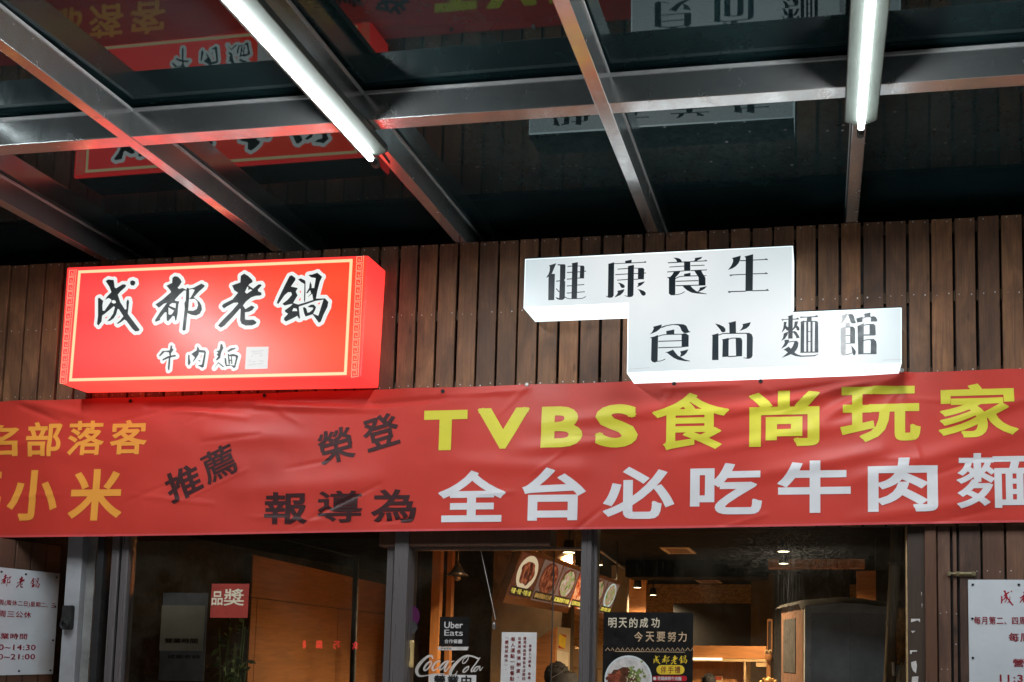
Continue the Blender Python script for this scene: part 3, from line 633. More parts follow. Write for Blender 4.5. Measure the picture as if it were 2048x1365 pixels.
CUT = [
 ((1080,510,Z1), [[(245,295),(445,235),(335,500),(300,540),(235,600),(185,630),(175,615),(235,530),(265,440),(270,325)],[(235,560),(320,520),(410,530),(390,1240),(225,1245)],
  [(480,262),(680,262),(700,300),(690,660),(660,690),(690,740),(680,1190),(620,1235),(540,1235),(470,1215),(430,1170),(440,1160),(525,1190),(545,700),(550,295),(490,295)],
  bar(445,725,545,715,26),bar(440,925,530,1020,24),cur(20,(670,1150),(740,1190),(820,1205),(1150,1195),(1210,1170),(1245,1145)),
  [(865,235),(1035,205),(1010,1200),(860,1200),(880,280)],bar(755,325,880,310,24),bar(740,488,880,480,24),bar(735,670,880,660,24),bar(735,855,870,848,24),bar(735,1050,870,1040,24),
  bar(1010,830,1210,818,22),bar(1010,1030,1225,1012,22),bar(1030,310,1110,310,18),bar(1030,470,1110,470,22),bar(1200,455,1260,450,22),bar(1020,640,1110,640,22),
  [(1095,300),(1190,300),(1215,335),(1205,650),(1085,650),(1100,340)]]),
 ((1200,505,Z1), [[(215,325),(390,275),(375,1180),(340,1235),(270,1250),(210,1235),(160,1200),(170,1190),(215,1210),(230,340)],bar(390,315,870,295,20),bar(870,295,1260,272,22),[(1190,275),(1240,240),(1270,285),(1200,290)],
  [(685,240),(865,205),(865,300),(695,305)],[(765,380),(930,345),(915,1170),(880,1215),(800,1230),(730,1215),(665,1185),(680,1178),(750,1195)],
  bar(480,465,765,445,24),bar(420,615,765,595,24),bar(470,765,765,745,24),bar(925,435,1040,440,18),bar(925,585,1040,585,22),bar(925,740,1040,740,22),bar(1205,572,1255,570,22),
  [(1040,430),(1180,430),(1210,470),(1200,740),(1035,745)],[(490,835),(560,840),(640,880),(680,930),(660,975),(600,980),(560,940),(540,880)],
  [(670,1010),(640,1090),(560,1170),(410,1235),(405,1220),(460,1160),(490,1100),(470,1060)],[(1225,795),(1190,850),(1120,910),(1005,960),(1045,900),(1035,845)],
  [(1025,1010),(1110,1025),(1200,1060),(1250,1110),(1245,1165),(1200,1192),(1150,1180),(1110,1120),(1080,1060)]]),
 ((1325,500,Z1), [[(290,218),(400,225),(480,250),(515,290),(530,335),(400,345),(380,290),(340,250)],[(880,230),(1090,195),(1050,250),(960,290),(930,320),(850,320),(890,270)],
  bar(150,360,600,335,26),bar(760,325,1215,305,24),[(1130,305),(1190,275),(1220,315)],bar(190,475,590,450,22),bar(770,440,1150,425,22),bar(130,610,590,580,24),bar(770,572,1215,553,24),
  [(590,320),(760,320),(760,580),(590,585)],[(315,595),(500,580),(440,670),(355,760),(350,1200),(330,1245),(230,1245),(175,1200),(175,790),(115,755),(210,745),(270,680)],
  cur(20,(330,1232),(430,1222),(520,1198),(600,1150)),[(590,665),(765,630),(765,725),(590,725)],cur(24,(355,790),(440,745),(560,725),(940,715)),
  [(870,580),(1060,570),(1090,640),(1130,700),(1225,705),(1150,725),(1175,780),(1175,960),(990,970),(985,760),(940,690)],bar(360,865,980,845,26),bar(360,985,1170,965,26),
  [(545,985),(760,980),(830,1060),(920,1130),(1010,1160),(1215,1205),(1210,1215),(960,1200),(800,1175),(670,1110),(590,1040)],[(1010,1040),(1215,995),(1150,1070),(1080,1110),(1000,1150),(960,1140),(1020,1080)]]),
 ((1445,497,Z1), [[(258,268),(500,205),(480,320),(440,410),(370,490),(280,550),(150,598),(240,480),(285,380),(290,310)],[(600,225),(838,165),(825,1170),(625,1175),(635,270)],
  bar(475,342,635,340,28),bar(830,325,1240,308,24),[(1130,312),(1195,275),(1245,322)],bar(195,735,635,715,24),[(195,720),(280,740),(225,770)],bar(825,702,1235,692,24),[(1140,695),(1190,655),(1235,705)],
  bar(150,1190,640,1175,28),[(150,1185),(240,1200),(180,1228)],bar(820,1165,1265,1150,26),[(1170,1150),(1225,1110),(1265,1165)]]),
 ((1290,635,Z1), [[(225,262),(460,198),(445,280),(400,330),(320,390),(130,475),(200,400),(240,310)],
  [(440,265),(560,225),(720,195),(900,185),(1050,195),(1130,235),(1165,310),(1200,385),(1255,395),(1190,420),(1110,440),(1060,430),(1000,370),(960,270),(910,225),(780,212),(600,242),(450,298)],
  [(580,380),(800,335),(800,480),(590,485)],cur(24,(370,520),(460,490),(600,470),(1010,465)),[(135,555),(250,530),(360,485),(345,1180),(330,1215),(270,1240),(200,1220),(165,1170),(180,580)],cur(20,(320,1208),(430,1195),(500,1170),(550,1145)),
  [(1000,470),(1060,440),(1130,450),(1195,500),(1190,805),(1000,825)],bar(365,660,1005,640,26),bar(365,835,1005,815,26),
  [(540,965),(640,940),(765,885),(830,970),(900,1050),(980,1095),(1080,1150),(1240,1195),(1230,1205),(1080,1200),(900,1165),(780,1110),(660,1020),(600,970)],[(960,935),(1185,880),(1140,970),(1070,1040),(970,1085),(960,1060),(985,1000)]]),
 ((1415,635,Z1), [[(205,170),(330,205),(440,260),(490,320),(490,390),(440,415),(390,410),(340,330)],[(570,155),(775,105),(780,450),(600,455),(595,190)],[(955,190),(1185,135),(1140,240),(1060,310),(880,378),(940,300),(970,230)],
  [(110,490),(300,440),(300,1170),(125,1172),(135,510)],cur(26,(300,490),(400,455),(480,445),(1060,440)),[(1040,430),(1140,430),(1210,470),(1240,560),(1230,1050),(1200,1110),(1120,1140),(1040,1130),(975,1108),(985,1100),(1070,1110),(1075,480)],
  [(390,610),(580,565),(575,1080),(405,1088),(415,640)],cur(26,(575,605),(650,575),(790,570)),[(770,560),(890,560),(935,590),(950,650),(945,1065),(780,1075)],bar(570,1075,790,1065,30)]),
 ((1550,622,Z1), [[(350,155),(485,110),(480,760),(360,765),(365,180)],[(170,235),(370,225),(365,245),(240,250),(210,280)],[(480,220),(560,220),(620,190),(665,230),(650,240),(480,245)],
  [(240,310),(320,305),(300,400),(330,440),(365,450),(365,545),(330,545),(285,490),(190,598),(185,585),(220,500),(240,380)],[(540,300),(635,290),(600,400),(660,460),(670,520),(640,545),(600,530),(570,460),(520,500),(475,550),(475,500),(520,430)],
  [(240,620),(365,570),(340,660),(270,770),(170,825),(220,740)],[(475,570),(540,555),(590,590),(640,670),(675,740),(590,755),(560,680),(510,605),(475,600)],
  [(260,800),(390,790),(370,870),(300,970),(170,1040),(220,960),(265,880)],cur(26,(365,862),(450,842),(600,838)),
  [(530,840),(610,835),(640,880),(630,980),(590,1060),(530,1140),(620,1200),(720,1225),(1060,1215),(1150,1190),(1185,1170),(1185,1190),(1080,1245),(700,1260),(560,1240),(430,1190),(340,1230),(185,1288),(270,1210),(350,1140),(290,1090),(230,1070),(310,1020),(370,980),(435,1040),(480,980),(510,910)],
  [(680,165),(880,165),(1000,155),(1090,145),(1140,120),(1185,165),(1170,175),(1010,180),(720,195),(700,205)],[(880,170),(1000,165),(1000,290),(860,300)],[(690,310),(800,265),(795,1150),(695,1155),(705,330)],bar(790,300,1100,290,28),
  [(1060,280),(1140,280),(1180,320),(1185,1135),(1080,1145),(1090,320)],[(852,300),(910,300),(910,1130),(852,1130)],[(968,300),(1028,298),(1026,1130),(966,1130)],bar(900,575,980,575,20),bar(900,840,980,840,20),bar(780,1135,1180,1130,32)]),
 ((1668,618,Z1), [[(380,165),(440,140),(510,155),(550,220),(570,320),(600,375),(580,400),(500,405),(450,370),(430,290),(400,210)],[(440,485),(520,490),(570,540),(580,640),(575,950),(440,955)],bar(320,505,450,500,22),bar(325,728,440,725,24),bar(325,945,440,945,22),
  [(470,1000),(550,1090),(595,1160),(590,1230),(560,1275),(520,1260),(495,1180)],cur(20,(330,1260),(420,1235),(500,1205)),[(820,140),(995,105),(990,220),(840,235)],[(605,270),(785,215),(775,360),(630,380)],cur(26,(780,265),(850,230),(990,218)),
  [(985,225),(1080,205),(1140,230),(1175,290),(1180,350),(1005,355),(1010,270)],[(640,470),(815,395),(805,1245),(660,1250)],cur(28,(810,455),(900,432),(1080,430)),[(970,430),(1090,425),(1130,460),(1140,720),(970,720)],bar(805,720,1120,715,36),
  cur(30,(810,870),(900,845),(1080,840)),[(980,840),(1100,845),(1150,890),(1165,1000),(1160,1240),(1000,1245),(1005,900)],bar(800,1230,1140,1228,30)]),
]
mb = MB()
def cut_shape(mb, crop, it, eps):
    q = px_quad(crop, YS)
    if isinstance(it, tuple):
        p0, p1 = q((0, 0)), q((100, 0)); mpp = math.hypot(p1[0]-p0[0], p1[1]-p0[1])/100
        mb.stroke([q(p) for p in it[1]], it[2]*mpp, fr, eps, cap=len(it[1]) > 2)
    else: mb.flat([q(p) for p in it], fr, eps)
for crop, items in CUT:
    mb = MB()
    for it in items: cut_shape(mb, crop, it, 0.0014)
    mb.build('character', 'ink_navy', ws)
mb = MB()
for it in ([(185,195),(375,120),(370,170),(300,290),(240,370),(150,440),(200,360),(225,260)], [(175,530),(300,490),(325,520),(320,1230),(330,1270),(260,1285),(200,1250),(180,1180)], [(310,390),(430,375),(435,490),(310,500)]):
    cut_shape(mb, (1668, 618, Z1), it, 0.0014)
o = mb.build('worn_strokes', 'ink_worn', ws); o['label'] = 'grey strokes whose dark film has worn off'
mb = MB()
for a, b in (((1050, 618), (1098, 614)), ((1258, 739), (1300, 736)), ((1765, 721), (1803, 719))): mb.stroke([pxy(*a), pxy(*b)], 0.0022, fr, 0.0012, cap=False)
mb.build('face_seam', 'seal_grey', ws)

# =================================================================== BANNER
def seg_d(x, z, a, b):
    dx, dz = b[0]-a[0], b[1]-a[1]; L2 = dx*dx+dz*dz; t = max(0, min(1, ((x-a[0])*dx+(z-a[1])*dz)/L2))
    return ((x-a[0]-t*dx)*(-dz)+(z-a[1]-t*dz)*dx)/math.sqrt(L2), t, math.hypot(x-a[0]-t*dx, z-a[1]-t*dz)
FOLDS = []
def fold(p, q_, wd, amp): FOLDS.append((XZ(*p, 0), XZ(*q_, 0), wd, amp*1.9))
fold((1805, 748), (1560, 812), .028, .010); fold((1805, 750), (1640, 845), .030, .009); fold((1806, 752), (1500, 800), .014, -.005)
fold((1640, 800), (1400, 830), .030, .007); fold((1700, 850), (1380, 905), .040, .006); fold((1540, 870), (1330, 905), .03, -.005)
fold((2048, 800), (1900, 845), .035, .008); fold((2048, 860), (1700, 965), .045, .006); fold((1800, 800), (1855, 975), .012, .003)
fold((1760, 905), (1480, 960), .04, .006); fold((1990, 1000), (1700, 1040), .035, .004)
fold((1380, 815), (1090, 850), .035, .005); fold((1250, 880), (1020, 905), .04, .005); fold((1160, 940), (880, 925), .05, .004)
fold((50, 815), (125, 845), .012, -.007); fold((30, 800), (180, 835), .022, .005); fold((20, 880), (240, 930), .05, .004)
fold((750, 812), (1000, 792), .014, -.005); fold((520, 815), (760, 822), .018, .006); fold((900, 800), (1060, 780), .02, .005)
fold((300, 815), (560, 822), .016, -.004); fold((420, 870), (640, 880), .05, .004); fold((760, 960), (480, 985), .06, .004); fold((1330, 780), (1480, 772), .014, .004)
rc = random.Random(21)
for k in range(26):   # short hard creases from folding and tying
    u_, v_ = rc.uniform(0, 2040), rc.uniform(800, 1050); a_ = rc.gauss(-0.22, 0.25); l_ = rc.uniform(60, 200)
    fold((u_, v_), (u_-l_*math.cos(a_), v_-l_*math.sin(a_)), rc.uniform(.007, .013), rc.choice((-1, 1))*rc.uniform(.0011, .0024))
for k in range(9):    # pulls under the eyelets
    u_ = rc.choice((1057, 1522, 1350, 890, 268, 1802, 535)); v_ = 775 if u_ > 600 else 806; a_ = rc.uniform(0.25, 1.2)*rc.choice((-1, 1)); l_ = rc.uniform(50, 120)
    fold((u_, v_), (u_+l_*math.sin(a_), v_+l_*abs(math.cos(a_))), rc.uniform(.008, .014), rc.uniform(.001, .002))
from mathutils import noise as mnoise
def sag(x, z):
    y = -0.026
    for a, b, wd, amp in FOLDS:
        s_, t, dd = seg_d(x, z, a, b)
        if dd < wd*3.2: y -= amp*math.exp(-(dd/wd)**2)*(0.35+0.65*math.sin(math.pi*min(1, 0.15+t*0.85)))
    y -= 0.0045*mnoise.noise(Vector((x*1.7, 3.1, z*2.6))) + 0.0012*mnoise.noise(Vector((x*6+z*5, 7.7, z*9)))
    y -= 0.012*max(0, (2.62-z))  # hangs a little free towards the bottom
    return min(y, -0.010)
def zt(x): return 2.965+(x+4.763)*0.0036 - 0.0035*abs(math.sin((x+1.56)*math.pi/0.62))
def zb(x): return 2.164+(x+4.70)*0.0075 + 0.002*math.sin(x*2.1)
ban = top('shop_banner', (-1.9, 0.0, 2.2), 'long red vinyl banner with yellow, white and black characters hung below both box signs', 'banner')
XA, XB, NX, NZ = -5.6, 1.75, 620, 72
mb = MB(); vs = []; fs = []
for i in range(NX+1):
    x = XA+(XB-XA)*i/NX
    for j in range(NZ+1):
        z = zb(x)+(zt(x)-zb(x))*j/NZ; vs.append((x, sag(x, z), z))
for i in range(NX):
    for j in range(NZ): a = i*(NZ+1)+j; fs.append((a, a+NZ+1, a+NZ+2, a+1))
n0 = len(vs); vs2 = [(v[0], v[1]+0.0012, v[2]) for v in vs]
rim = [tuple(n0+i for i in reversed(f)) for f in fs]
mb.add(vs+vs2, fs+rim); mb.build('cloth', 'banner_red', ban, smooth=True)
mb = MB(); vs = []; fs = []
for i in range(NX+1):
    x = XA+(XB-XA)*i/NX
    for k, z in enumerate((zb(x)-0.001, zb(x)+0.011)): vs.append((x, sag(x, z)-0.0022, z))
for i in range(NX): fs.append((2*i, 2*i+2, 2*i+3, 2*i+1))
mb.add(vs, fs); mb.build('hem', 'banner_hem', ban, smooth=True)
def banner_text(name, mat, items):
    """items: character, left, top, right, bottom as seen, weight, turn"""
    for it in items: banner_char(name, mat, [it])
def banner_char(name, mat, items):
    mb = MB(); f0 = wall_frame(0)
    for it in items:
        ch, u0, v0, u1, v1, bold = it[:6]; rot = it[6] if len(it) > 6 else 0.0
        vm, um = (v0+v1)/2, (u0+u1)/2
        x0, x1 = P(u0, vm, 0).x, P(u1, vm, 0).x; z1, z0 = P(um, v0, 0).z, P(um, v1, 0).z
        if not rot: z1 -= 0.005; z0 += 0.005
        text(mb, ch, x0, x1, z0, z1, f0, bold, math.radians(rot), 0.0)
    bm = bmesh.new(); vv = [bm.verts.new(v) for v in mb.v]
    for f in mb.f:
        try: bm.faces.new([vv[i] for i in f])
        except ValueError: pass
    xs = [v[0] for v in mb.v]; zs = [v[2] for v in mb.v]
    x = min(xs)
    while x < max(xs):
        bmesh.ops.bisect_plane(bm, geom=bm.verts[:]+bm.edges[:]+bm.faces[:], plane_co=(x, 0, 0), plane_no=(1, 0, 0)); x += 0.018
    z = min(zs)
    while z < max(zs):
        bmesh.ops.bisect_plane(bm, geom=bm.verts[:]+bm.edges[:]+bm.faces[:], plane_co=(0, 0, z), plane_no=(0, 0, 1)); z += 0.016
    bm.normal_update(); bm.verts.index_update()
    out = MB(); out.k = 1
    out.add([(v.co.x, sag(v.co.x, v.co.z)-0.0022+v.co.y, v.co.z) for v in bm.verts], [tuple(v.index for v in (f.verts if f.normal.y < 0 else reversed(f.verts))) for f in bm.faces if f.calc_area() > 1e-9]); bm.free()
    return out.build(name, mat, ban, smooth=True)
banner_text('yellow_character', 'banner_yellow', [('T',852,822,938,905,.045),('V',958,816,1062,902,.045),('B',1086,814,1168,900,.04),('S',1192,810,1278,900,.04),
  ('食',1306,787,1460,904,.022),('尚',1498,783,1640,898,.032),('玩',1680,775,1840,889,.028),('家',1875,769,2034,880,.024)])
banner_text('white_character', 'banner_white', [('全',881,942,1016,1048,.029),('台',1048,936,1175,1045,.029),('必',1209,934,1351,1042,.029),('吃',1382,927,1525,1033,.028),('牛',1555,923,1701,1030,.031),('肉',1735,917,1874,1028,.029),('麵',1911,907,2070,1021,.015)])
banner_text('black_character', 'banner_dark', [('榮',642,860,712,928,.018,14),('登',731,833,803,900,.022,15),('推',339,937,409,1000,.024,24),('薦',411,898,478,962,.014,24),
  ('報',536,985,622,1053,.025),('導',642,982,731,1049,.017),('為',748,979,838,1049,.023)])
banner_text('orange_character', 'banner_orange', [('知',-112,853,-40,919,.03),('名',-30,851,46,917,.026),('部',62,845,132,917,.023),('落',144,843,216,915,.019),('客',228,841,301,913,.022),('瑪',-100,945,11,1047,.028),('小',24,941,124,1045,.028),('米',147,939,253,1045,.026)])
gm = MB()
for (u, v) in ((1057, 773), (1522, 766), (1350, 771), (890, 786), (268, 805), (535, 794), (1802, 747)):
    x, z = XZ(u, v, 0)
    y = sag(x, z)
    g = MB().lathe([(0.0105, 0.0), (0.0105, 0.003), (0.006, 0.004), (0.006, 0.0)], (0, 0, 0), 14); 
    g.v = [Vector((x+p.x, y-0.0015-p.z, z+p.y)) for p in g.v]
    g.tube((x, y-0.004, z), (x, y+0.02, z), 0.0052, seg=8); g.build('grommet', 'screw_zinc' if u in (1057, 1802) else 'black_metal', ban)

# =================================================================== RIGHT SHUTTER, NOTICE BOARD
sh = top('timber_shutter', (1.0, 0.02, 0.0), 'dark brown plank shutter at the right with a brass bolt, below the banner', 'shutter')
mb = MB()
for a, b in ((0.592, 0.652), (0.666, 0.684), (0.698, 0.800), (0.812, 0.915), (0.927, 1.031), (1.043, 1.147), (1.159, 1.263), (1.275, 1.38), (1.392, 1.50), (1.512, 1.62)):
    mb.box(a, b, 0.012, 0.034, 0.02, 2.30)
mb.build('planks', 'shutter_boards', sh, bevel=0.0015, seg=1)
MB().box(0.55, 1.7, 0.040, 0.06, 0.02, 2.19).build('backing_board', 'dark_board', sh)
sc = MB()
for (u, v) in ((1954, 1143), (1975, 1142), (2000, 1144), (2022, 1142), (1881, 1227), (1893, 1225), (1913, 1228), (1883, 1339), (1895, 1339), (1912, 1289)):
    x, z = XZ(u, v, 0.012); sc.tube((x, 0.0105, z), (x, 0.02, z), 0.0034, seg=8)
o = sc.build('screw_heads', 'screw_zinc', sh); o['kind'] = 'stuff'
bolt = MB(); xa, z_ = XZ(1910, 1148, 0.01); xb = XZ(1951, 1148, 0.01)[0]; xc = XZ(1897, 1148, 0.01)[0]
bolt.box(xa, xb, 0.004, 0.0115, z_-0.013, z_+0.008)
bo = bolt.build('bolt', 'brass', sh, bevel=0.001)
bb = MB().tube((xc-0.002, -0.002, z_+0.001), (xb-0.005, -0.002, z_+0.001), 0.0055, seg=10)
for xx in (xa+0.012, xb-0.012): bb.box(xx-0.006, xx+0.006, -0.010, 0.0035, z_-0.010, z_+0.010)
bb.box(xc-0.006, xc+0.008, -0.009, 0.0115, z_-0.010, z_+0.010)
bb.build('bolt_barrel', 'brass', sh)

ROWS_T = ['成都老鍋', '每月第二、四周(周休二日)星期二、三', '每周三公休', '營業時間', '11:30~14:30', '17:30~21:00']
def notice(fr2, name_loc, c, ztop, zbot, half, zs, hs, label, side):
    t = top('notice_board', name_loc, label, 'notice board', 'white opening-hours boards beside the shop front')
    o, ex, ez, n = fr2
    b = MB(); p = [o+ex*(c-half)+ez*zbot, o+ex*(c+half)+ez*zbot, o+ex*(c+half)+ez*ztop, o+ex*(c-half)+ez*ztop]
    b.prism(p, n*0.003); b.build('board', 'board_white', t)
    L = MB(); e = 0.0042
    wds = [0.355, 0.60, 0.27, 0.235, 0.36, 0.36]
    # the shop name in its brush hand
    z = zs[0]; h = hs[0]
    for i, key in enumerate(('cheng', 'du', 'lao', 'guo')):
        crop, polys, hl = BRUSH[key]
        cx = c-wds[0]/2+h*0.5+i*(wds[0]-h)/3
        for pl in polys: L.flat([(cx+(x_-560)/1050*h, z-(y_-680)/1050*h) for x_, y_ in pl], fr2, e)
    for tx, z, h, wd in list(zip(ROWS_T, zs, hs, wds))[1:]:
        text(L, tx, c-wd/2, c+wd/2, z-h/2, z+h/2, fr2, 0.014, 0, e, 1.1)
    L.build('lettering', 'ink_crimson', t)
    pn = []
    for a in (-1, -0.27, 0.27, 1):
        for zz in (ztop-0.025, zbot+0.022): 
            q0 = o+ex*(c+a*(half-0.022))+ez*zz; MB().tube(q0+n*0.002, q0+n*0.0065, 0.006, seg=10).build('pin', 'black_plastic', t)
    for a in (-1, 1):
        for k in (1, 2):
            q0 = o+ex*(c+a*(half-0.018))+ez*(ztop+(zbot-ztop)*k/3); MB().tube(q0+n*0.002, q0+n*0.0065, 0.006, seg=10).build('pin', 'black_plastic', t)
zz = lambda u, v: P(u, v, 0.009).z
notice(wall_frame(0.0085), (1.06, 0.0085, 1.33), 1.062, P(1937, 1160, 0.0085).z, 1.345, 0.325, [zz(2010, 1196), zz(2010, 1243), zz(2020, 1275), zz(2030, 1326), zz(2020, 1357), zz(2020, 1386)], [0.078, 0.046, 0.044, 0.040, 0.036, 0.036],
       'white board with crimson opening hours screwed to the brown shutter at the right edge', 1)

# =================================================================== LEFT LEAF WITH NOTICE BOARD, POSTS
lf = top('timber_shutter', (-4.6, -0.1, 0.0), 'dark plank shutter leaf folded outward at the left edge, carrying a white board', 'shutter')
mb = MB()
for k in range(7): mb.box(-4.600, -4.578, -0.42+k*0.104, -0.42+k*0.104+0.094, 0.02, 2.15)
mb.build('planks', 'shutter_boards', lf, bevel=0.0015, seg=1)
MB().box(-4.625, -4.603, -0.42, 0.30, 0.02, 2.14).build('backing_board', 'dark_board', lf)
FL = (Vector((-4.5745, 0, 0)), Vector((0, 1, 0)), Vector((0, 0, 1)), Vector((1, 0, 0)))
zl = lambda u, v: PX(u, v, -4.572).z
notice(FL, (-4.5745, -0.02, 1.38), -0.02, 1.985, 1.378, 0.315, [zl(60, 1166), zl(40, 1208), zl(30, 1229), zl(27, 1273), zl(20, 1295), zl(20, 1314)], [0.068, 0.036, 0.038, 0.034, 0.032, 0.032],
       'white board with crimson opening hours on the folded shutter leaf at the left edge', -1)
def slab(mb, u0, v0, u1, v1, Y, depth, zlo=None, zhi=None):
    vm, um = (v0+v1)/2, (u0+u1)/2
    x0, x1 = P(u0, vm, Y).x, P(u1, vm, Y).x; z1, z0 = P(um, v0, Y).z, P(um, v1, Y).z
    if zlo is not None: z0 = zlo
    if zhi is not None: z1 = zhi
    return mb.box(x0, x1, Y, Y+depth, z0, z1)
gp = top('gate_post', (-4.3, 0.15, 0.0), 'pale grey metal post with a black latch beside the left notice board', 'post')
slab(MB(), 126, 1100, 156, 1365, 0.10, 0.10, 0.015, 2.2).build('post', 'pale_metal', gp, bevel=0.004)
mb = MB(); c = P(136, 1232, 0.085)
mb.box(c.x-0.030, c.x+0.030, 0.070, 0.099, c.z-0.080, c.z+0.060); mb.build('latch', 'black_metal', gp, bevel=0.008)
mb = MB(); mb.path([(c.x-0.022+0.044*math.sin(t)**2*0+0.0, 0.066, c.z-0.02) for t in (0,)]*1+[(c.x+0.024*math.cos(t), 0.064, c.z-0.05+0.026*math.sin(t)) for t in [i*math.pi/6 for i in range(13)]], 0.006)
mb.build('ring_pull', 'black_metal', gp)
pl = top('concrete_pier', (-4.2, 0.2, 0.0), 'narrow grey pier with flaking paint between the pale post and the glass', 'pier')
slab(MB(), 157, 1100, 184, 1365, 0.14, 0.18, 0.015, 2.25).build('pier', 'grey_paint', pl, bevel=0.004)

# =================================================================== SHOP FRONT: FRAMES, DOOR, GLASS
YG = 0.08
sf = top('shopfront_frame', (-2.3, YG, 0.0), 'dull steel shop front frame with upright posts and a header under the banner', 'frame')
mb = MB(); slab(mb, 186, 1100, 199, 1365, 0.05, 0.14, 0.015, 2.3); mb.build('post', 'black_metal', sf, bevel=0.003)
for (a, b) in ((216, 231), (236, 250)):
    mb = MB(); slab(mb, a, 1200, b, 1200, 0.05, 0.07, 0.015, 2.3); mb.build('post', 'frame_steel', sf, bevel=0.012, seg=3)
mb = MB(); slab(mb, 230, 1200, 237, 1200, 0.075, 0.04, 0.015, 2.3); mb.build('post_groove', 'black_metal', sf)
mb = MB(); slab(mb, 771, 1200, 784, 1200, 0.07, 0.06, 0.015, 2.3); mb.build('post', 'frame_steel', sf, bevel=0.003)
mb = MB(); slab(mb, 785, 1200, 813, 1200, 0.035, 0.12, 0.015, 2.3); mb.build('post', 'frame_steel', sf, bevel=0.004)
mb = MB(); slab(mb, 1160, 1200, 1181, 1200, 0.035, 0.12, 0.015, 2.3); mb.build('post', 'frame_steel', sf, bevel=0.004)
mb = MB(); slab(mb, 1181.5, 1200, 1192, 1200, 0.06, 0.07, 0.015, 2.3); mb.build('post', 'frame_steel', sf, bevel=0.004)
mb = MB(); mb.box(-2.40, -1.43, 0.045, 0.17, 2.112, 2.36); mb.build('header', 'red_wood', sf, bevel=0.003)
mb = MB(); mb.box(-2.255, -1.27, 0.10, 0.16, 2.098, 2.110); mb.build('track', 'frame_steel', sf)
def pane_obj(name, x0, x1, z0, z1, Y, mat, label):
    o = MB().box(x0, x1, Y, Y+0.008, z0, z1).build(name, mat); return tag(o, label, 'window')
pane_obj('window_pane', P(250.5, 1200, YG).x, P(770.5, 1200, YG).x, 0.25, 2.32, YG, 'pane_dark', 'wide dark glass pane left of the sliding door, with a red paper on it')
pane_obj('window_pane', P(1192.5, 1200, YG).x, P(1812, 1200, YG).x, 0.25, 2.32, YG, 'pane_worn', 'wide scratched glass pane right of the door, with the black noodle poster')
dr = top('sliding_door', (-1.84, 0.12, 0.0), 'glass sliding door standing partly open, covered in stickers', 'door')
xd0, xd1 = P(813.5, 1200, .12).x, P(1104.5, 1200, .12).x
MB().box(xd0, xd1, 0.12, 0.128, 0.06, 2.092).build('pane', 'pane_clear', dr)
MB().box(xd1, xd1+0.005, 0.119, 0.129, 0.06, 2.092).build('edge_strip', 'black_metal', dr)
MB().box(xd0, xd1, 0.115, 0.133, 0.02, 0.06).build('bottom_rail', 'frame_steel', dr)
hx0, hx1 = P(811, 1300, .10).x, P(826, 1300, .10).x; hz1, hz0 = P(815, 1281, .10).z, P(815, 1336, .10).z
hd = MB().box(hx0, hx1, 0.095, 0.1195, hz0, hz1).build('handle', 'handle_cream', dr, bevel=0.010, seg=3)
mb = MB(); mb.box((hx0+hx1)/2-0.003, (hx0+hx1)/2+0.007, 0.0935, 0.0955, hz0+0.035, hz1-0.042); s_ = mb.build('handle_slot', 'black_plastic', dr)
s_.parent = hd; WORLD[s_.name] = WORLD[hd.name]
cord = MB().path([P(*p, 0.117) for p in ((961, 1098), (972, 1150), (984, 1205), (991, 1240))], 0.0016); co = cord.build('pull_cord', 'decal_grey', dr)
MB().lathe([(0.002, .03), (.008, .02), (.011, 0), (.004, -.012), (0.001, -.014)], P(988, 1255, 0.113)).build('cord_weight', 'frame_steel', dr, smooth=True)

# trim right of the window
tr = top('window_jamb', (0.49, 0.05, 0.0), 'dark brown window jamb with torn tape left of the brown shutter', 'jamb')
slab(MB(), 1816, 1200, 1850, 1200, 0.02, 0.12, 0.015, 2.3).build('board', 'dark_wood', tr, bevel=0.002)
slab(MB(), 1850.5, 1200, 1874, 1200, 0.004, 0.05, 0.015, 2.3).build('moulding', 'red_wood', tr, bevel=0.006, seg=3)
slab(MB(), 1812.5, 1200, 1815.5, 1200, 0.05, 0.05, 0.015, 2.3).build('lit_glass_edge', 'pale_wood', tr)  # pale strip colours in the orange light along the edge of the glass
tp = MB(); fj = wall_frame(0.02)
for pts in (((1822,1238),(1840,1238),(1840,1245),(1836,1241),(1822,1245)), ((1820,1301),(1834,1301),(1834,1304),(1824,1304),(1823,1309),(1820,1308)), ((1822,1262),(1831,1262),(1825,1267)),
            ((1822,1325),(1832,1322),(1834,1332),(1832,1347),(1826,1342),(1823,1334)), ((1824,1354),(1837,1353),(1836,1365),(1823,1368)), ((1843,1208),(1845,1208),(1844,1217)), ((1851-9,1184),(1844,1186),(1843,1193))):
    tp.flat([XZ(u, v, 0.02) for u, v in pts], fj, 0.0012)
tp.build('tape_scraps', 'decal_grey', tr)

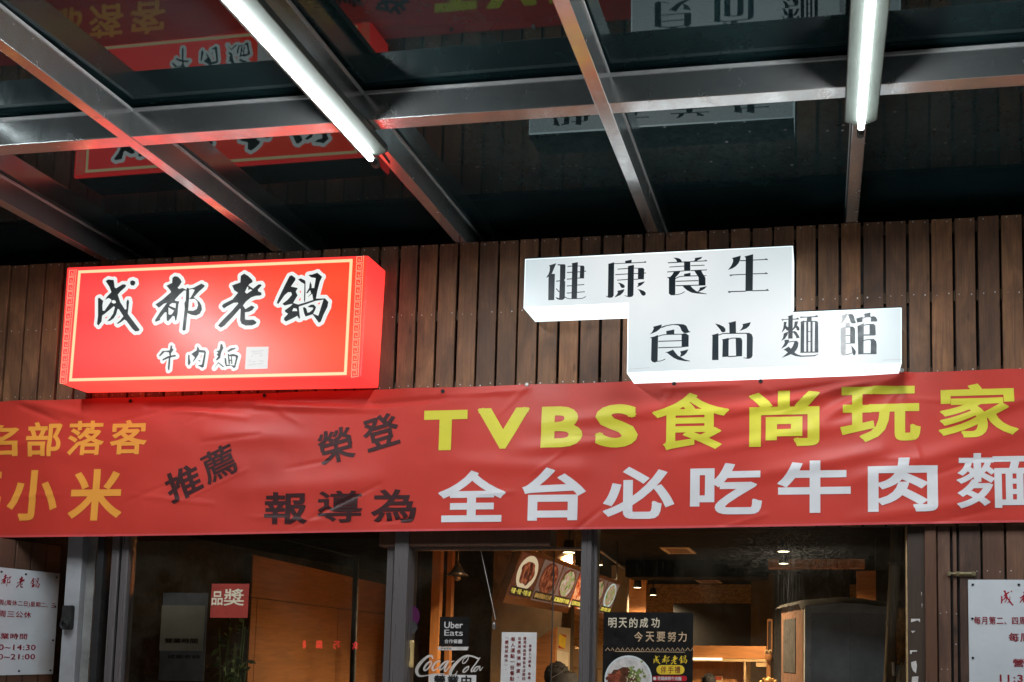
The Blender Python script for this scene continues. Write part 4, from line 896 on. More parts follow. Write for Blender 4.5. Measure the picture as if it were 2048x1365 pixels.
# =================================================================== THINGS STUCK ON THE GLASS
FD = wall_frame(0.1185); FW = wall_frame(YG-0.0015)
def on(fr_, u, v): return XZ(u, v, fr_[0].y)
def paper(name, fr_, u0, v0, u1, v1, mat, label, cat, zlo=None):
    a, b = on(fr_, u0, (v0+v1)/2), on(fr_, u1, (v0+v1)/2); z1, z0 = on(fr_, (u0+u1)/2, v0)[1], on(fr_, (u0+u1)/2, v1)[1]
    y = fr_[0].y
    t = top(name, ((a[0]+b[0])/2, y, z0), label, cat)
    MB().box(a[0], b[0], y-0.0008, y+0.0006, z0, z1).build('sheet', mat, t)
    return t, a[0], b[0], z0, z1
def F2(fr_): return (fr_[0]+Vector((0, -0.0012, 0)), fr_[1], fr_[2], fr_[3])
def tbox(mb, body, fr_, u0, v0, u1, v1, bold=0.0, space=1.0, eps=0.0008, rot=0):
    vm, um = (v0+v1)/2, (u0+u1)/2
    return text(mb, body, on(fr_, u0, vm)[0], on(fr_, u1, vm)[0], on(fr_, um, v1)[1], on(fr_, um, v0)[1], F2(fr_), bold, rot, eps, space)
t, *_ = paper('door_sticker', FD, 879, 1234, 938, 1293, 'poster_black', 'black square sticker with white two-line lettering on the sliding door', 'sticker')
mb = MB(); tbox(mb, 'Uber', FD, 889, 1244, 926, 1257, 0.012); tbox(mb, 'Eats', FD, 889, 1260, 926, 1272, 0.004); tbox(mb, '合作餐廳', FD, 889, 1279, 925, 1287.5, 0.02); mb.build('lettering', 'paper_white', t)
mb = MB(); q0 = [on(FD, *p) for p in ((876, 1294), (938, 1294), (935, 1301), (876, 1301))]; mb.flat(q0, F2(FD), 0.0004); mb.build('strip', 'decal_grey', t)
mb = MB(); tbox(mb, '外送平台', FD, 882, 1295.5, 903, 1299.5, 0.01); mb.build('strip_lettering', 'black_plastic', t)
# script decal
qd = lambda p: on(FD, 820+p[0]*0.083, 1290+p[1]*0.083)
fd = F2(FD); mb = MB(); k_ = 0.083*5.0/1800
def st(pts, ws): mb.stroke([qd(p) for p in pts], [w_*k_ for w_ in ws] if isinstance(ws, list) else ws*k_, fd, 0.0003)
def smooth_path(pts, n=5):
    out = []
    for i in range(len(pts)-1):
        p0 = pts[max(0, i-1)]; p1 = pts[i]; p2 = pts[i+1]; p3 = pts[min(len(pts)-1, i+2)]
        for k in range(n):
            t_ = k/n; out.append(tuple(0.5*((2*p1[c])+(-p0[c]+p2[c])*t_+(2*p0[c]-5*p1[c]+4*p2[c]-p3[c])*t_*t_+(-p0[c]+3*p1[c]-3*p2[c]+p3[c])*t_**3) for c in range(len(p1))))
    out.append(pts[-1]); return out
def sw(*p):
    s3 = smooth_path([tuple(x) for x in p]); mb.stroke([qd((x[0], x[1])) for x in s3], [max(8, x[2])*k_ for x in s3], fd, 0.0003)
sw((545,330,30),(530,275,50),(450,275,55),(350,345,65),(230,470,80),(165,600,80),(180,700,70),(250,755,45),(400,740,26),(600,705,24),(830,700,16))
sw((505,395,34),(420,450,45),(345,560,50),(360,620,40),(440,570,34),(520,460,34),(505,395,34))
sw((730,400,30),(690,390,34),(610,440,44),(545,545,52),(560,620,40),(650,580,24),(730,510,18))
sw((940,395,30),(850,410,36),(740,520,46),(725,600,42),(790,570,30),(900,430,30),(940,390,26)); sw((930,400,34),(840,580,40),(860,640,30),(950,520,16))
sw((1000,410,28),(1060,395,24))
sw((1645,335,40),(1530,285,38),(1400,262,40),(1280,300,48),(1130,430,68),(1020,570,76),(975,700,72),(1020,760,50),(1110,700,26),(1140,640,18))
sw((1420,270,22),(1390,360,24),(1320,440,26),(1270,440,22),(1290,360,20),(1370,290,20))
sw((1420,520,28),(1340,560,36),(1280,640,36),(1320,660,28),(1400,590,26),(1420,520,24))
sw((1690,310,24),(1590,450,30),(1490,590,34),(1490,650,28),(1560,590,16)); sw((1690,520,26),(1600,540,34),(1540,620,34),(1580,640,26),(1680,540,26),(1690,620,26),(1760,540,14))
o = mb.build('script_decal', 'decal_grey'); tag(o, 'pale flowing script decal low on the sliding door above the open-for-business card', 'decal')
t, *_ = paper('door_card', FD, 857, 1350, 952, 1395, 'paper_white', 'white card with bold black characters at the bottom of the sliding door', 'card')
mb = MB(); f_ = FD; tbox(mb, '營業中', FD, 868, 1351, 943, 1373, 0.03, 1.25); mb.build('lettering', 'black_plastic', t)
t, x0, x1, z0, z1 = paper('rule_notice', FD, 1002, 1265, 1072, 1392, 'paper_white', 'white sheet with columns of maroon characters on the sliding door', 'notice')
mb = MB(); mp_ = 5.05/1800
def col(txt, u, v, size, gap): x_, z_ = on(FD, u, v); column(mb, txt, x_, z_, size*mp_, gap*mp_, F2(FD), 0.02, 0.0008)
col('資源人力昂貴，為維', 1060.5, 1289, 6.3, 1.3); col('護用餐品質權益本店即日', 1050, 1274, 6.4, 1.3); col('起實施', 1039.5, 1274, 6.4, 1.3); col('低消制度。', 1038, 1299, 8.8, 3.6)
col('每人須點一份餐點', 1026.5, 1274, 9.3, 1.6); col('（嬰幼兒除外）。', 1014, 1272, 7.4, 1.4); mb.build('lettering', 'ink_maroon', t)
t = top('round_sticker', P(828, 1240, .118), 'round magenta sticker on the sliding door beside the steel post', 'sticker')
mb = MB(); c = on(FD, 822, 1233); mb.disc(c, 0.052, fd, 0.0003, 28, 1.15); mb.build('disc', 'pink', t)
mb = MB(); mb.flat([on(FD, *p) for p in ((812,1236),(822,1240),(832,1245),(836,1256),(830,1266),(820,1270),(812,1268))], fd, 0.0006); mb.build('white_patch', 'dull_film', t)
# red paper on the dark pane
t, *_ = paper('red_paper', FW, 422, 1168, 497, 1236, 'paper_red', 'small red paper with two pale characters on the dark left pane', 'paper')
mb = MB(); tbox(mb, '品', FW, 424, 1183, 446, 1211, 0.02); tbox(mb, '獎', FW, 448, 1178, 489, 1212, 0.012); mb.build('lettering', 'paper_cream', t)
t, *_ = paper('board_reflection', wall_frame(0.30), 322, 1186, 412, 1362, 'grey_sheet', 'dim grey sheet standing for the left notice board reflected in the pane, with yellowed card', 'notice')  # sheet added in place of the notice board's mirror image in the pane
fq = wall_frame(0.296); mb = MB(); mb.rect(on(fq, 322, 1250)[0], on(fq, 409, 1250)[0], on(fq, 360, 1302)[1], on(fq, 360, 1211)[1], fq, 0.001); mb.build('card', 'paper_cream', t)
mb = MB(); tbox(mb, '營業時間', fq, 330, 1277, 396, 1287, 0.02, eps=0.002); tbox(mb, '成都老鍋', fq, 336, 1310, 400, 1318, 0.01, eps=0.002); mb.build('lettering', 'black_plastic', t)
# black noodle poster
po = top('noodle_poster', P(1295, 1365, YG-.002), 'black poster with a bowl of beef noodles and gold characters in the right window', 'poster')
a, b = on(FW, 1206, 1300)[0], on(FW, 1386, 1300)[0]; z1 = on(FW, 1296, 1225)[1]; z0 = on(FW, 1296, 1480)[1]
MB().box(a, b, FW[0].y-0.001, FW[0].y+0.0006, z0, z1).build('sheet', 'poster_black', po)
fp = (FW[0]+Vector((0, -0.0012, 0)), FW[1], FW[2], FW[3])
mb = MB()
def cells(txt, us, v0, v1, w_, bold): 
    for ch, u in zip(txt, us): tbox(mb, ch, FW, u-w_/2, v0, u+w_/2, v1, bold)
cells('明天的成功', (1225, 1246, 1267, 1288, 1311), 1236, 1256, 16.5, 0.012); mb.build('white_lettering', 'paper_cream', po)
mb = MB(); cells('今天要努力', (1277, 1300, 1322, 1344, 1365), 1264, 1284, 17, 0.012); mb.build('tan_lettering', 'poster_tan', po)
mb = MB()
for i in range(9):
    u = 1211+i*20
    for (dx, w_) in ((0, 9), (11, 6)):
        mb.stroke([on(FW, u+dx, 1302), on(FW, u+dx+w_*0.5, 1296), on(FW, u+dx+w_, 1302)], 0.0030, fp, 0.0004, cap=False)
mb.rect(on(FW, 1230, 1304)[0], on(FW, 1370, 1304)[0], on(FW, 1300, 1304.6)[1], on(FW, 1300, 1303.6)[1], fp, 0.0004)
mb.build('ornament', 'poster_tan', po)
mb = MB()
for i, key in enumerate(('cheng', 'du', 'lao', 'guo')):
    crop, polys, hl = BRUSH[key]; u = 1314+i*17.3
    for pp in polys: mb.flat([on(FW, u+(x_-560)/1050*17, 1320+(y_-680)/1050*18) for x_, y_ in pp], fp, 0.0004)
mb.build('shop_name', 'poster_gold', po)
mb = MB(); c0 = [on(FW, u, v) for u, v in ((1322, 1340), (1360, 1340))]; mb.stroke(c0, 17.5*5.0/1800, fp, 0.0004); pg = mb.build('gold_badge', 'poster_gold', po)
mb = MB(); cells('伴手禮', (1327, 1341.5, 1355), 1333, 1347, 11.5, 0.01); mb.build('badge_lettering', 'ink_maroon', po)
mb = MB(); mb.stroke([on(FW, 1310, 1357.5), on(FW, 1369, 1357.5)], 10*5.0/1800, fp, 0.0004); mb.build('red_strip', 'poster_red', po)
mb = MB(); mb.disc(on(FW, 1309.5, 1357.5), 0.0085, fp, 0.0009); tbox(mb, '老鍋麻辣牛肉麵', FW, 1315, 1353.5, 1363, 1361.5, 0.02, eps=0.0012); mb.build('strip_lettering', 'paper_white', po)
bc = on(FW, 1256.5, 1360); R_ = 46*5.0/1800
mb = MB(); mb.disc(bc, R_, fp, 0.0004, 40, 1.0); mb.build('bowl', 'plate_white', po)
mb = MB(); mb.disc(bc, R_*0.93, fp, 0.0007, 40); mb.build('bowl_inside', 'decal_grey', po)
mb = MB()
rg = random.Random(3)
blob = lambda c, r, n, j, sx=1.0: [(c[0]+r*sx*(1+rg.uniform(-j, j))*math.cos(2*math.pi*i/n), c[1]+r*(1+rg.uniform(-j, j))*math.sin(2*math.pi*i/n)) for i in range(n)]
mb.flat(blob((bc[0]-0.018, bc[1]-0.022), R_*0.70, 22, 0.12), fp, 0.0010); mb.build('broth', 'broth', po)
mb = MB()
for i in range(9):
    a_ = rg.uniform(1.6, 4.9); r_ = R_*rg.uniform(.25, .62); cx_, cz_ = bc[0]-0.02+r_*math.cos(a_), bc[1]-0.012+r_*math.sin(a_); t0 = rg.uniform(0, 3.1)
    l_, w_ = rg.uniform(.028, .045), rg.uniform(.010, .016)
    mb.flat([(cx_+l_*math.cos(q_)*math.cos(t0)-w_*math.sin(q_)*math.sin(t0)*(1+.3*rg.uniform(-1, 1)), cz_+l_*math.cos(q_)*math.sin(t0)+w_*math.sin(q_)*math.cos(t0)) for q_ in [2*math.pi*k/14 for k in range(14)]], fp, 0.0013)
mb.build('beef', 'beef', po)
mb = MB()
for i in range(60): mb.flat(blob((bc[0]+0.038+rg.gauss(0, .024), bc[1]+0.034+rg.gauss(0, .022)), rg.uniform(.004, .009), 7, 0.4), fp, 0.0017)
mb.build('scallions', 'greens', po)
mb = MB()
for i in range(24): mb.flat(blob((bc[0]+0.018+rg.gauss(0, .022), bc[1]+0.006+rg.gauss(0, .026)), rg.uniform(.0025, .0055), 6, 0.4), fp, 0.0022)
mb.build('white_flecks', 'paper_cream', po)
# =================================================================== INTERIOR SHELL
ZC = 2.65
def wall_thing(name, mb, mat, label, cat='wall'):
    o = mb.build(name, mat); return tag(o, label, cat)
o = MB().box(-6.5, 4.5, 0.14, 10.2, ZC, ZC+0.1).build('interior_ceiling', 'black_ceiling'); o['kind'] = 'structure'
o = MB().box(-6.5, 4.5, 9.8, 10.0, 0.015, ZC).build('interior_back_wall', 'strand_board'); o['kind'] = 'structure'
o = MB().box(4.3, 4.4, 0.2, 9.8, 0.015, ZC).build('interior_side_wall', 'olive_wall'); o['kind'] = 'structure'
o = MB().box(-6.4, -6.3, 0.2, 9.8, 0.015, ZC).build('interior_side_wall', 'dark_board'); o['kind'] = 'structure'

# veneer partition, left
p0 = P(507, 1110, 0.75); d = ray(1369, 1303); d = Vector((d.x, d.y, 0)).normalized()
def along(u):
    # distance along the partition at which it is seen in column u
    lo, hi = 0.0, 9.0
    for _ in range(50):
        m_ = (lo+hi)/2; q = p0+d*m_; r = q-CAM
        uu = PPX+F_PX*r.dot(R2)/r.dot(_f)
        if uu < u: lo = m_
        else: hi = m_
    return lo
L = along(800); nrm = Vector((d.y, -d.x, 0)); nrm = nrm if nrm.x > 0 else -nrm
pt = top('veneer_partition', p0, 'orange-brown veneer cupboard wall behind the dark left pane', 'partition')
q1 = p0+d*L; ZT = p0.z
def board(a, b, z0, z1, n0, n1):
    A_, B_ = p0+d*a, p0+d*b
    mb = MB(); mb.prism([(A_.x+nrm.x*n0, A_.y+nrm.y*n0, z0), (B_.x+nrm.x*n0, B_.y+nrm.y*n0, z0), (B_.x+nrm.x*n0, B_.y+nrm.y*n0, z1), (A_.x+nrm.x*n0, A_.y+nrm.y*n0, z1)], nrm*(n1-n0)); return mb
board(0, L, 0.02, ZT, -0.06, -0.012).build('carcass', 'dark_wood', pt)
def zat(u, v):  # height on the partition of a viewed point
    q = p0+d*along(u); r = ray(u, v); t = (q.y-CAM.y)/r.y; return CAM.z+r.z*t
zd = zat(640, 1212)
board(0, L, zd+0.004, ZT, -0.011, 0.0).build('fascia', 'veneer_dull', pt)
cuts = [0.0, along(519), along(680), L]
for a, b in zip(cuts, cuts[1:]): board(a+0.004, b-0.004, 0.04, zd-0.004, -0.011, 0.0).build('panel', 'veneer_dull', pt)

# black upright and rod near the door
pb = top('black_pole', P(713, 1365, 0.45), 'thin black pole with an angled stay in front of the veneer cupboard wall', 'pole')
a = P(713, 1110, 0.45); b = P(709, 1365, 0.45)
MB().tube((b.x+0.0, 0.45, 0.015), (a.x, 0.45, a.z), 0.017, seg=12).build('upright', 'black_metal', pb, smooth=True)
MB().tube(P(711, 1112, 0.45), P(575, 1078, 0.45), 0.012, seg=10).build('stay', 'black_metal', pb, smooth=True)

# timber uprights seen through the door
for k, (u0, u1, Y, label) in enumerate(((862, 879, 2.2, 'orange timber upright behind the black square sticker, the left and wider of two'), (892, 902, 2.5, 'slim orange timber upright behind the black square sticker, the right one of two'))):
    o = slab(MB(), u0, 1200, u1, 1200, Y, 0.06, 0.015, ZC-0.002).build('timber_upright', 'post_wood', bevel=0.003); tag(o, label, 'post', 'timber uprights inside the shop')
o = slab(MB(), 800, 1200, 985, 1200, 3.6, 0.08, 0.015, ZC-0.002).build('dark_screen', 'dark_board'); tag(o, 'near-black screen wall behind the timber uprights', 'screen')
bl = top('bell_lamp', P(915, 1160, 1.9), 'small dark bell-shaped lamp hanging behind the sliding door', 'lamp')
c = P(915, 1152, 1.9)
MB().lathe([(0.008, .10), (.02, .085), (.05, .03), (.085, 0), (.08, 0), (.045, .028), (.01, .08)], c).build('shade', 'black_plastic', bl, smooth=True)
MB().ball(c+Vector((0, 0, -0.015)), 0.024).build('bulb', 'frame_steel', bl, smooth=True)
MB().tube(c+Vector((0, 0, .095)), (c.x, c.y, ZC), 0.004, seg=6).build('flex', 'black_plastic', bl)

# olive wall behind the menu board, kitchen boxes
xm = P(1030, 1240, 2.6).x
o = MB().box(P(984, 1240, 2.9).x, P(1142, 1240, 2.9).x, 2.9, 3.0, 0.015, ZC-0.002).build('kitchen_partition', 'olive_wall'); tag(o, 'dim brown wall under the lit menu board', 'partition')

# menu board: leans out over the counter, its row of pictures runs into the shop
mbd = top('menu_board', P(1045, 1205, 1.3), 'leaning timber menu board with a row of lit food pictures', 'menu board')
Y0m = 1.30; T0 = P(1047, 1093, Y0m); B0 = P(1006, 1206, Y0m)
T1 = PX(1242, 1170, T0.x); B1 = Vector((B0.x, T1.y, 0)); 
B1.z = B0.z
Lm = T1.y-Y0m
ez = (T0-B0); Hm = ez.length; ez.normalize(); exm = Vector((0, 1, 0)); nm = exm.cross(ez); nm = nm if nm.x > 0 else -nm
FM = (B0.copy(), exm, ez, nm)
mb = MB(); mb.prism([B0, B0+exm*Lm, B0+exm*Lm+ez*Hm, B0+ez*Hm], -nm*0.05); mb.build('timber_frame', 'veneer', mbd, bevel=0.004)
pics = [('lit_panel_red', 'lit_plate', 'lit_beef_pic', '牛腱・牛肚・牛筋小盤', 'lit_yellow'), ('lit_panel', 'lit_beef', 'lit_beef_pic', '滷味拼盤各式小菜', 'lit_amber'), ('lit_panel', 'lit_beef', 'lit_salad', '紅燒清燉牛肉麵', 'lit_yellow'),
        ('lit_picture', None, 'lit_picture', '招牌老鍋麻辣', 'lit_yellow'), ('lit_panel', 'lit_beef', 'lit_salad', '麻辣豆腐', 'lit_yellow'), ('lit_panel', 'lit_white', 'lit_salad', '清燉湯', 'lit_yellow')]
pw = Lm/len(pics)
FM2 = (B0+nm*0.003, exm, ez, nm)
for i, (bgm, ringm, foodm, cap, capm) in enumerate(pics):
    x0, x1 = i*pw+0.02, (i+1)*pw-0.02; z0, z1 = 0.055, Hm-0.035; cx, cz = (x0+x1)/2, z0+(z1-z0)*0.58
    mb = MB(); mb.prism([B0+exm*x0+ez*z0, B0+exm*x1+ez*z0, B0+exm*x1+ez*z1, B0+exm*x0+ez*z1], nm*0.003); pic = mb.build('picture', bgm, mbd)
    mb = MB(); hw, hh = (x1-x0)*0.44, (z1-z0)*0.40
    ell = lambda r: [(cx+hw*r*math.cos(t_), cz+hh*r*math.sin(t_)) for t_ in [2*math.pi*k/28 for k in range(28)]]
    if ringm: mb.flat(ell(1.0), FM2, 0.001); o = mb.build('plate', ringm, mbd); o.parent = pic; WORLD[o.name] = WORLD[pic.name]
    mb = MB(); r_ = 0.72 if ringm == 'lit_plate' else 0.86
    mb.flat([(cx+hw*r_*(1+rg.uniform(-.12, .1))*math.cos(t_), cz+hh*r_*(1+rg.uniform(-.12, .1))*math.sin(t_)) for t_ in [2*math.pi*k/24 for k in range(24)]], FM2, 0.002); o = mb.build('dish', foodm, mbd); o.parent = pic
    mb = MB(); mb.rect(x0+0.01, x1-0.01, z0+0.012, z0+0.075, FM2, 0.0035); o = mb.build('caption_strip', 'poster_black', mbd); o.parent = pic
    mb = MB(); text(mb, cap, x0+0.025, x1-0.025, z0+0.024, z0+0.064, FM2, 0.02, 0, 0.005); o = mb.build('caption', capm, mbd); o.parent = pic
MB().tube(B0+exm*0.15+ez*Hm, (B0+exm*0.15+ez*Hm).xy.to_3d()+Vector((0, 0, ZC)), 0.006, seg=6).build('hanger', 'black_metal', mbd)
MB().tube(B0+exm*(Lm-0.2)+ez*Hm, (B0+exm*(Lm-0.2)+ez*Hm).xy.to_3d()+Vector((0, 0, ZC)), 0.006, seg=6).build('hanger', 'black_metal', mbd)

# tall pale box with a red-cornered label
kb = top('kitchen_cabinet', P(1105, 1365, 2.2), 'pale plywood cabinet with a red and yellow label, left of the open doorway', 'cabinet')
Yk = 2.2; c0 = P(1112, 1254, Yk); zk0 = 0.015
A1 = P(1066, 1290, Yk); 
mb = MB(); mb.prism([(A1.x, Yk, zk0), (c0.x, Yk, zk0), (c0.x, Yk, c0.z), (P(1078, 1276, Yk).x, Yk, P(1078, 1276, Yk).z), (A1.x, Yk, A1.z)], (0, 0.045, 0)); mb.build('end_panel', 'veneer', kb)
xk = c0.x; yk1 = PX(1141, 1262, xk).y
MB().box(xk-0.03, xk, Yk+0.046, yk1, zk0, c0.z).build('side_panel', 'cream_wall', kb)
fk = (Vector((xk, 0, 0)), Vector((0, 1, 0)), Vector((0, 0, 1)), Vector((1, 0, 0)))
def yz(u, v): q = PX(u, v, xk); return (q.y, q.z)
mb = MB(); mb.flat([yz(1117, 1268), yz(1132, 1272), yz(1130, 1298), yz(1117, 1294)], fk, 0.002); mb.build('label', 'poster_gold', kb)
mb = MB(); mb.flat([yz(1118, 1267.5), yz(1132, 1271), yz(1132, 1276)], fk, 0.003); mb.flat([yz(1116.5, 1291), yz(1116.5, 1296), yz(1129, 1299)], fk, 0.003); mb.build('label_corners', 'poster_red', kb)
mb = MB(); mb.flat([yz(1113, 1301), yz(1137, 1305), yz(1136, 1334), yz(1113, 1330)], fk, 0.002); mb.build('paper', 'paper_cream', kb)
k2 = top('kitchen_cabinet', P(1160, 1365, 3.8), 'low cream cabinet deeper inside, seen left and right of the inner steel post', 'cabinet')
MB().box(P(1139, 1300, 3.8).x, P(1214, 1300, 3.8).x, 3.8, 4.3, 0.015, P(1150, 1294, 3.8).z).build('carcass', 'pale_wood', k2, bevel=0.004)
for (ua, ub, va, vb) in ((1141, 1156, 1297, 1334), (1155, 1205, 1321, 1337), (1141, 1156, 1338, 1372), (1158, 1211, 1341, 1372)):
    slab(MB(), ua, va, ub, vb, 3.785, 0.014).build('front', 'cream_wall', k2, bevel=0.003)

# cream end wall and OSB
o = slab(MB(), 1222, 1200, 1254, 1200, 6.6, 0.12, 0.015, ZC-0.002).build('cream_pier', 'cream_wall'); tag(o, 'cream wall end beyond the menu board', 'pier')
o = slab(MB(), 1254, 1200, 1292, 1200, 7.6, 0.12, 0.015, ZC-0.002).build('timber_wall_panel', 'veneer'); tag(o, 'brown timber wall panel beyond the cream wall end', 'wall panel')

# black fabric panel, counter canopy with strip light, lower panel
o = slab(MB(), 1346, 1207, 1502, 1292, 8.6, 0.06).build('blackout_panel', 'cloth_black'); tag(o, 'wide black panel hung on the strand board back wall', 'panel')
sv = top('service_counter', P(1440, 1365, 6.0), 'orange timber counter with a glowing strip, at the back behind the poster', 'counter')
def cb(u0, v0, u1, v1, Y, dp, name, mat, **k): slab(MB(), u0, v0, u1, v1, Y, dp).build(name, mat, sv, **k)
cb(1330, 1292, 1532, 1317, 6.0, 0.30, 'fascia', 'veneer', bevel=0.004)
cb(1330, 1317.6, 1532, 1323, 5.99, 0.34, 'shelf', 'pale_wood')
cb(1352, 1316, 1444, 1320.5, 5.975, 0.012, 'strip_lamp', 'strip_glow')
cb(1330, 1323.5, 1487, 1372, 6.2, 0.05, 'back_panel', 'post_wood')
cb(1487.5, 1323.5, 1491.5, 1372, 6.0, 0.20, 'upright', 'pale_wood')
cb(1512, 1323.5, 1532, 1334, 6.0, 0.2, 'bracket', 'pale_wood')
for ua, ub, lab in ((1409, 1427, 'left small framed sheet on the counter back, behind the seated head'), (1428.5, 1445, 'right small framed sheet on the counter back')):
    t = top('framed_sheet', P((ua+ub)/2, 1365, 6.17), lab, 'frame', 'framed sheets at the counter')
    slab(MB(), ua, 1352, ub, 1374, 6.17, 0.025).build('frame', 'pale_wood', t, bevel=0.003); slab(MB(), ua+2, 1354, ub-2, 1360, 6.166, 0.003).build('sheet', 'paper_red', t)
# bulkhead boards, upper right, and a timber door
o = slab(MB(), 1536, 1117, 1730, 1136, 5.9, 0.2).build('bulkhead', 'veneer'); tag(o, 'horizontal timber bulkhead behind the bright lamp', 'bulkhead')
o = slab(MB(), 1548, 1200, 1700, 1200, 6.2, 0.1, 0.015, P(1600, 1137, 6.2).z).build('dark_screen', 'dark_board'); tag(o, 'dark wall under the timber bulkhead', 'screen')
o = slab(MB(), 1502, 1200, 1549, 1200, 7.8, 0.1, 0.015, ZC-0.002).build('dark_wall_panel', 'olive_wall'); tag(o, 'dim wall strip left of the bulkhead', 'wall panel')
o = slab(MB(), 1713, 1142, 1752, 1240, 3.6, 0.04).build('timber_door', 'veneer'); tag(o, 'narrow orange timber leaf above the wrapped fridge', 'door')
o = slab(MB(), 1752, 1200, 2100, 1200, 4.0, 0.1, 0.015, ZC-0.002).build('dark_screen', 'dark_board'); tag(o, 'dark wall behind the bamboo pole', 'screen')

# tall easel frame with an owl carving
ea = top('timber_easel', P(1539, 1365, 2.2), 'tall slim timber frame left of the wrapped fridge', 'stand')
for ua, ub in ((1534.3, 1536.3), (1542.3, 1544.8)): slab(MB(), ua, 1239, ub, 1300, 2.2, 0.02).build('side_rail', 'post_wood', ea)
slab(MB(), 1536.5, 1238.5, 1542.2, 1243, 2.2, 0.02).build('top_rail', 'post_wood', ea)
slab(MB(), 1533, 1301, 1541, 1300, 2.2, 0.03, 0.015, P(1537, 1323, 2.2).z).build('leg', 'post_wood', ea)
slab(MB(), 1536.5, 1301, 1542.2, 1299, 2.215, 0.01, P(1539, 1300, 2.2).z, P(1539, 1245, 2.2).z).build('slat', 'dark_wood', ea)
ow = top('owl_carving', P(1537, 1325, 2.16), 'small carved wooden owl fixed to the slim timber frame', 'carving')
mppo = 6.75/1800; c = P(1537, 1313, 2.16)
MB().ball(c, 8*mppo, (1, 0.55, 1.25)).build('body', 'post_wood', ow, smooth=True)
for du in (-3.6, 3.6):
    e = c+Vector((du*mppo, -0.016, 11.5*mppo*0.8)); MB().ball(e, 4.2*mppo, (1, 0.5, 1)).build('eye', 'pale_wood', ow, smooth=True)
    MB().ball(e+Vector((0, -0.010, 0)), 1.6*mppo).build('pupil', 'black_plastic', ow, smooth=True)
gd = top('golden_figurine', P(1536, 1375, 1.9), 'bright gold ornament low beside the wrapped fridge', 'figurine')
c = P(1537, 1362, 1.9); m_ = 6.4/1800
MB().ball(c, 9*m_, (1.1, 0.8, 0.8)).build('head', 'gold', gd, smooth=True)
for du, dz, r_ in ((-9, 3, 3), (9, 3, 3), (14, -2, 5), (-15, -3, 4)): MB().ball(c+Vector((du*m_, 0, dz*m_)), r_*m_).build('bump', 'gold', gd, smooth=True)
MB().ball(c+Vector((0, 0, -16*m_)), 14*m_, (1, .8, .9)).build('body', 'gold', gd, smooth=True)

# wrapped fridge: turned a little, glass front
fg = top('display_fridge', P(1690, 1365, 0.7), 'tall wrapped fridge with a dark glass door behind the right window', 'fridge')
ph = math.radians(15); c0 = P(1608, 1280, 0.62); e1 = Vector((math.cos(ph), math.sin(ph), 0)); e2 = Vector((-math.sin(ph), math.cos(ph), 0))
ztop = P(1620, 1203, 0.62).z
def fb(a0, a1, b0, b1, z0, z1):
    o_ = Vector((c0.x, c0.y, 0)); mb = MB()
    vs = [o_+e1*a+e2*b+Vector((0, 0, z)) for a in (a0, a1) for b in (b0, b1) for z in (z0, z1)]
    return mb.add(vs, [(0, 1, 3, 2), (4, 6, 7, 5), (0, 4, 5, 1), (2, 3, 7, 6), (0, 2, 6, 4), (1, 5, 7, 3)])
WF = 0.58
fb(0, WF, 0.02, 0.60, 0.015, ztop).build('shell', 'fridge_shell', fg, bevel=0.012, seg=3)
zdoor = P(1640, 1226, 0.62).z
fb(0.002, 0.040, -0.012, 0.019, 0.06, zdoor).build('door_frame', 'fridge_trim', fg, bevel=0.003)
fb(0.002, WF-0.002, -0.012, 0.019, zdoor+0.001, ztop-0.004).build('top_panel', 'fridge_trim', fg, bevel=0.003)
fb(0.041, WF-0.002, -0.006, 0.019, 0.06, zdoor-0.001).build('glass_door', 'fridge_glass', fg)
fb(0.272, 0.2745, -0.0075, -0.0065, 0.06, zdoor-0.01).build('door_joint', 'grey_sheet', fg)
for zq in (zdoor-0.03, zdoor-0.30): fb(0.028, 0.034, -0.0145, -0.0122, zq-0.003, zq+0.003).build('screw', 'black_metal', fg)
fb(-0.004, 0.0, 0.20, 0.52, P(1560, 1340, .7).z-0.02, ztop-0.09).build('side_sheet', 'dull_film', fg)
# crumpled plastic cover thrown over the top
mb = MB(); nx, ny = 22, 12; vs = []; fs = []
for i in range(nx+1):
    for j in range(ny+1):
        a = -0.03+(WF+0.06)*i/nx; b = -0.05+0.70*j/ny; z = ztop+0.006+0.022*math.exp(-((a-0.25)/0.18)**2)
        drop = max(0, -b-0.02)*1.2+max(0, -a)*0.8+max(0, a-WF)*0.8
        q = Vector((c0.x, c0.y, 0))+e1*a+e2*b; z += 0.005*mnoise.noise(Vector((a*16, b*16, 2.0)))-drop
        vs.append((q.x, q.y, z))
for i in range(nx):
    for j in range(ny): k_ = i*(ny+1)+j; fs.append((k_, k_+ny+1, k_+ny+2, k_+1))
mb.add(vs, fs); o = mb.build('crumpled_cover', 'amber_bag', smooth=True); o.data.materials[0] = MAT['dull_film']; tag(o, 'crumpled grey cover thrown over the top of the fridge', 'cover')

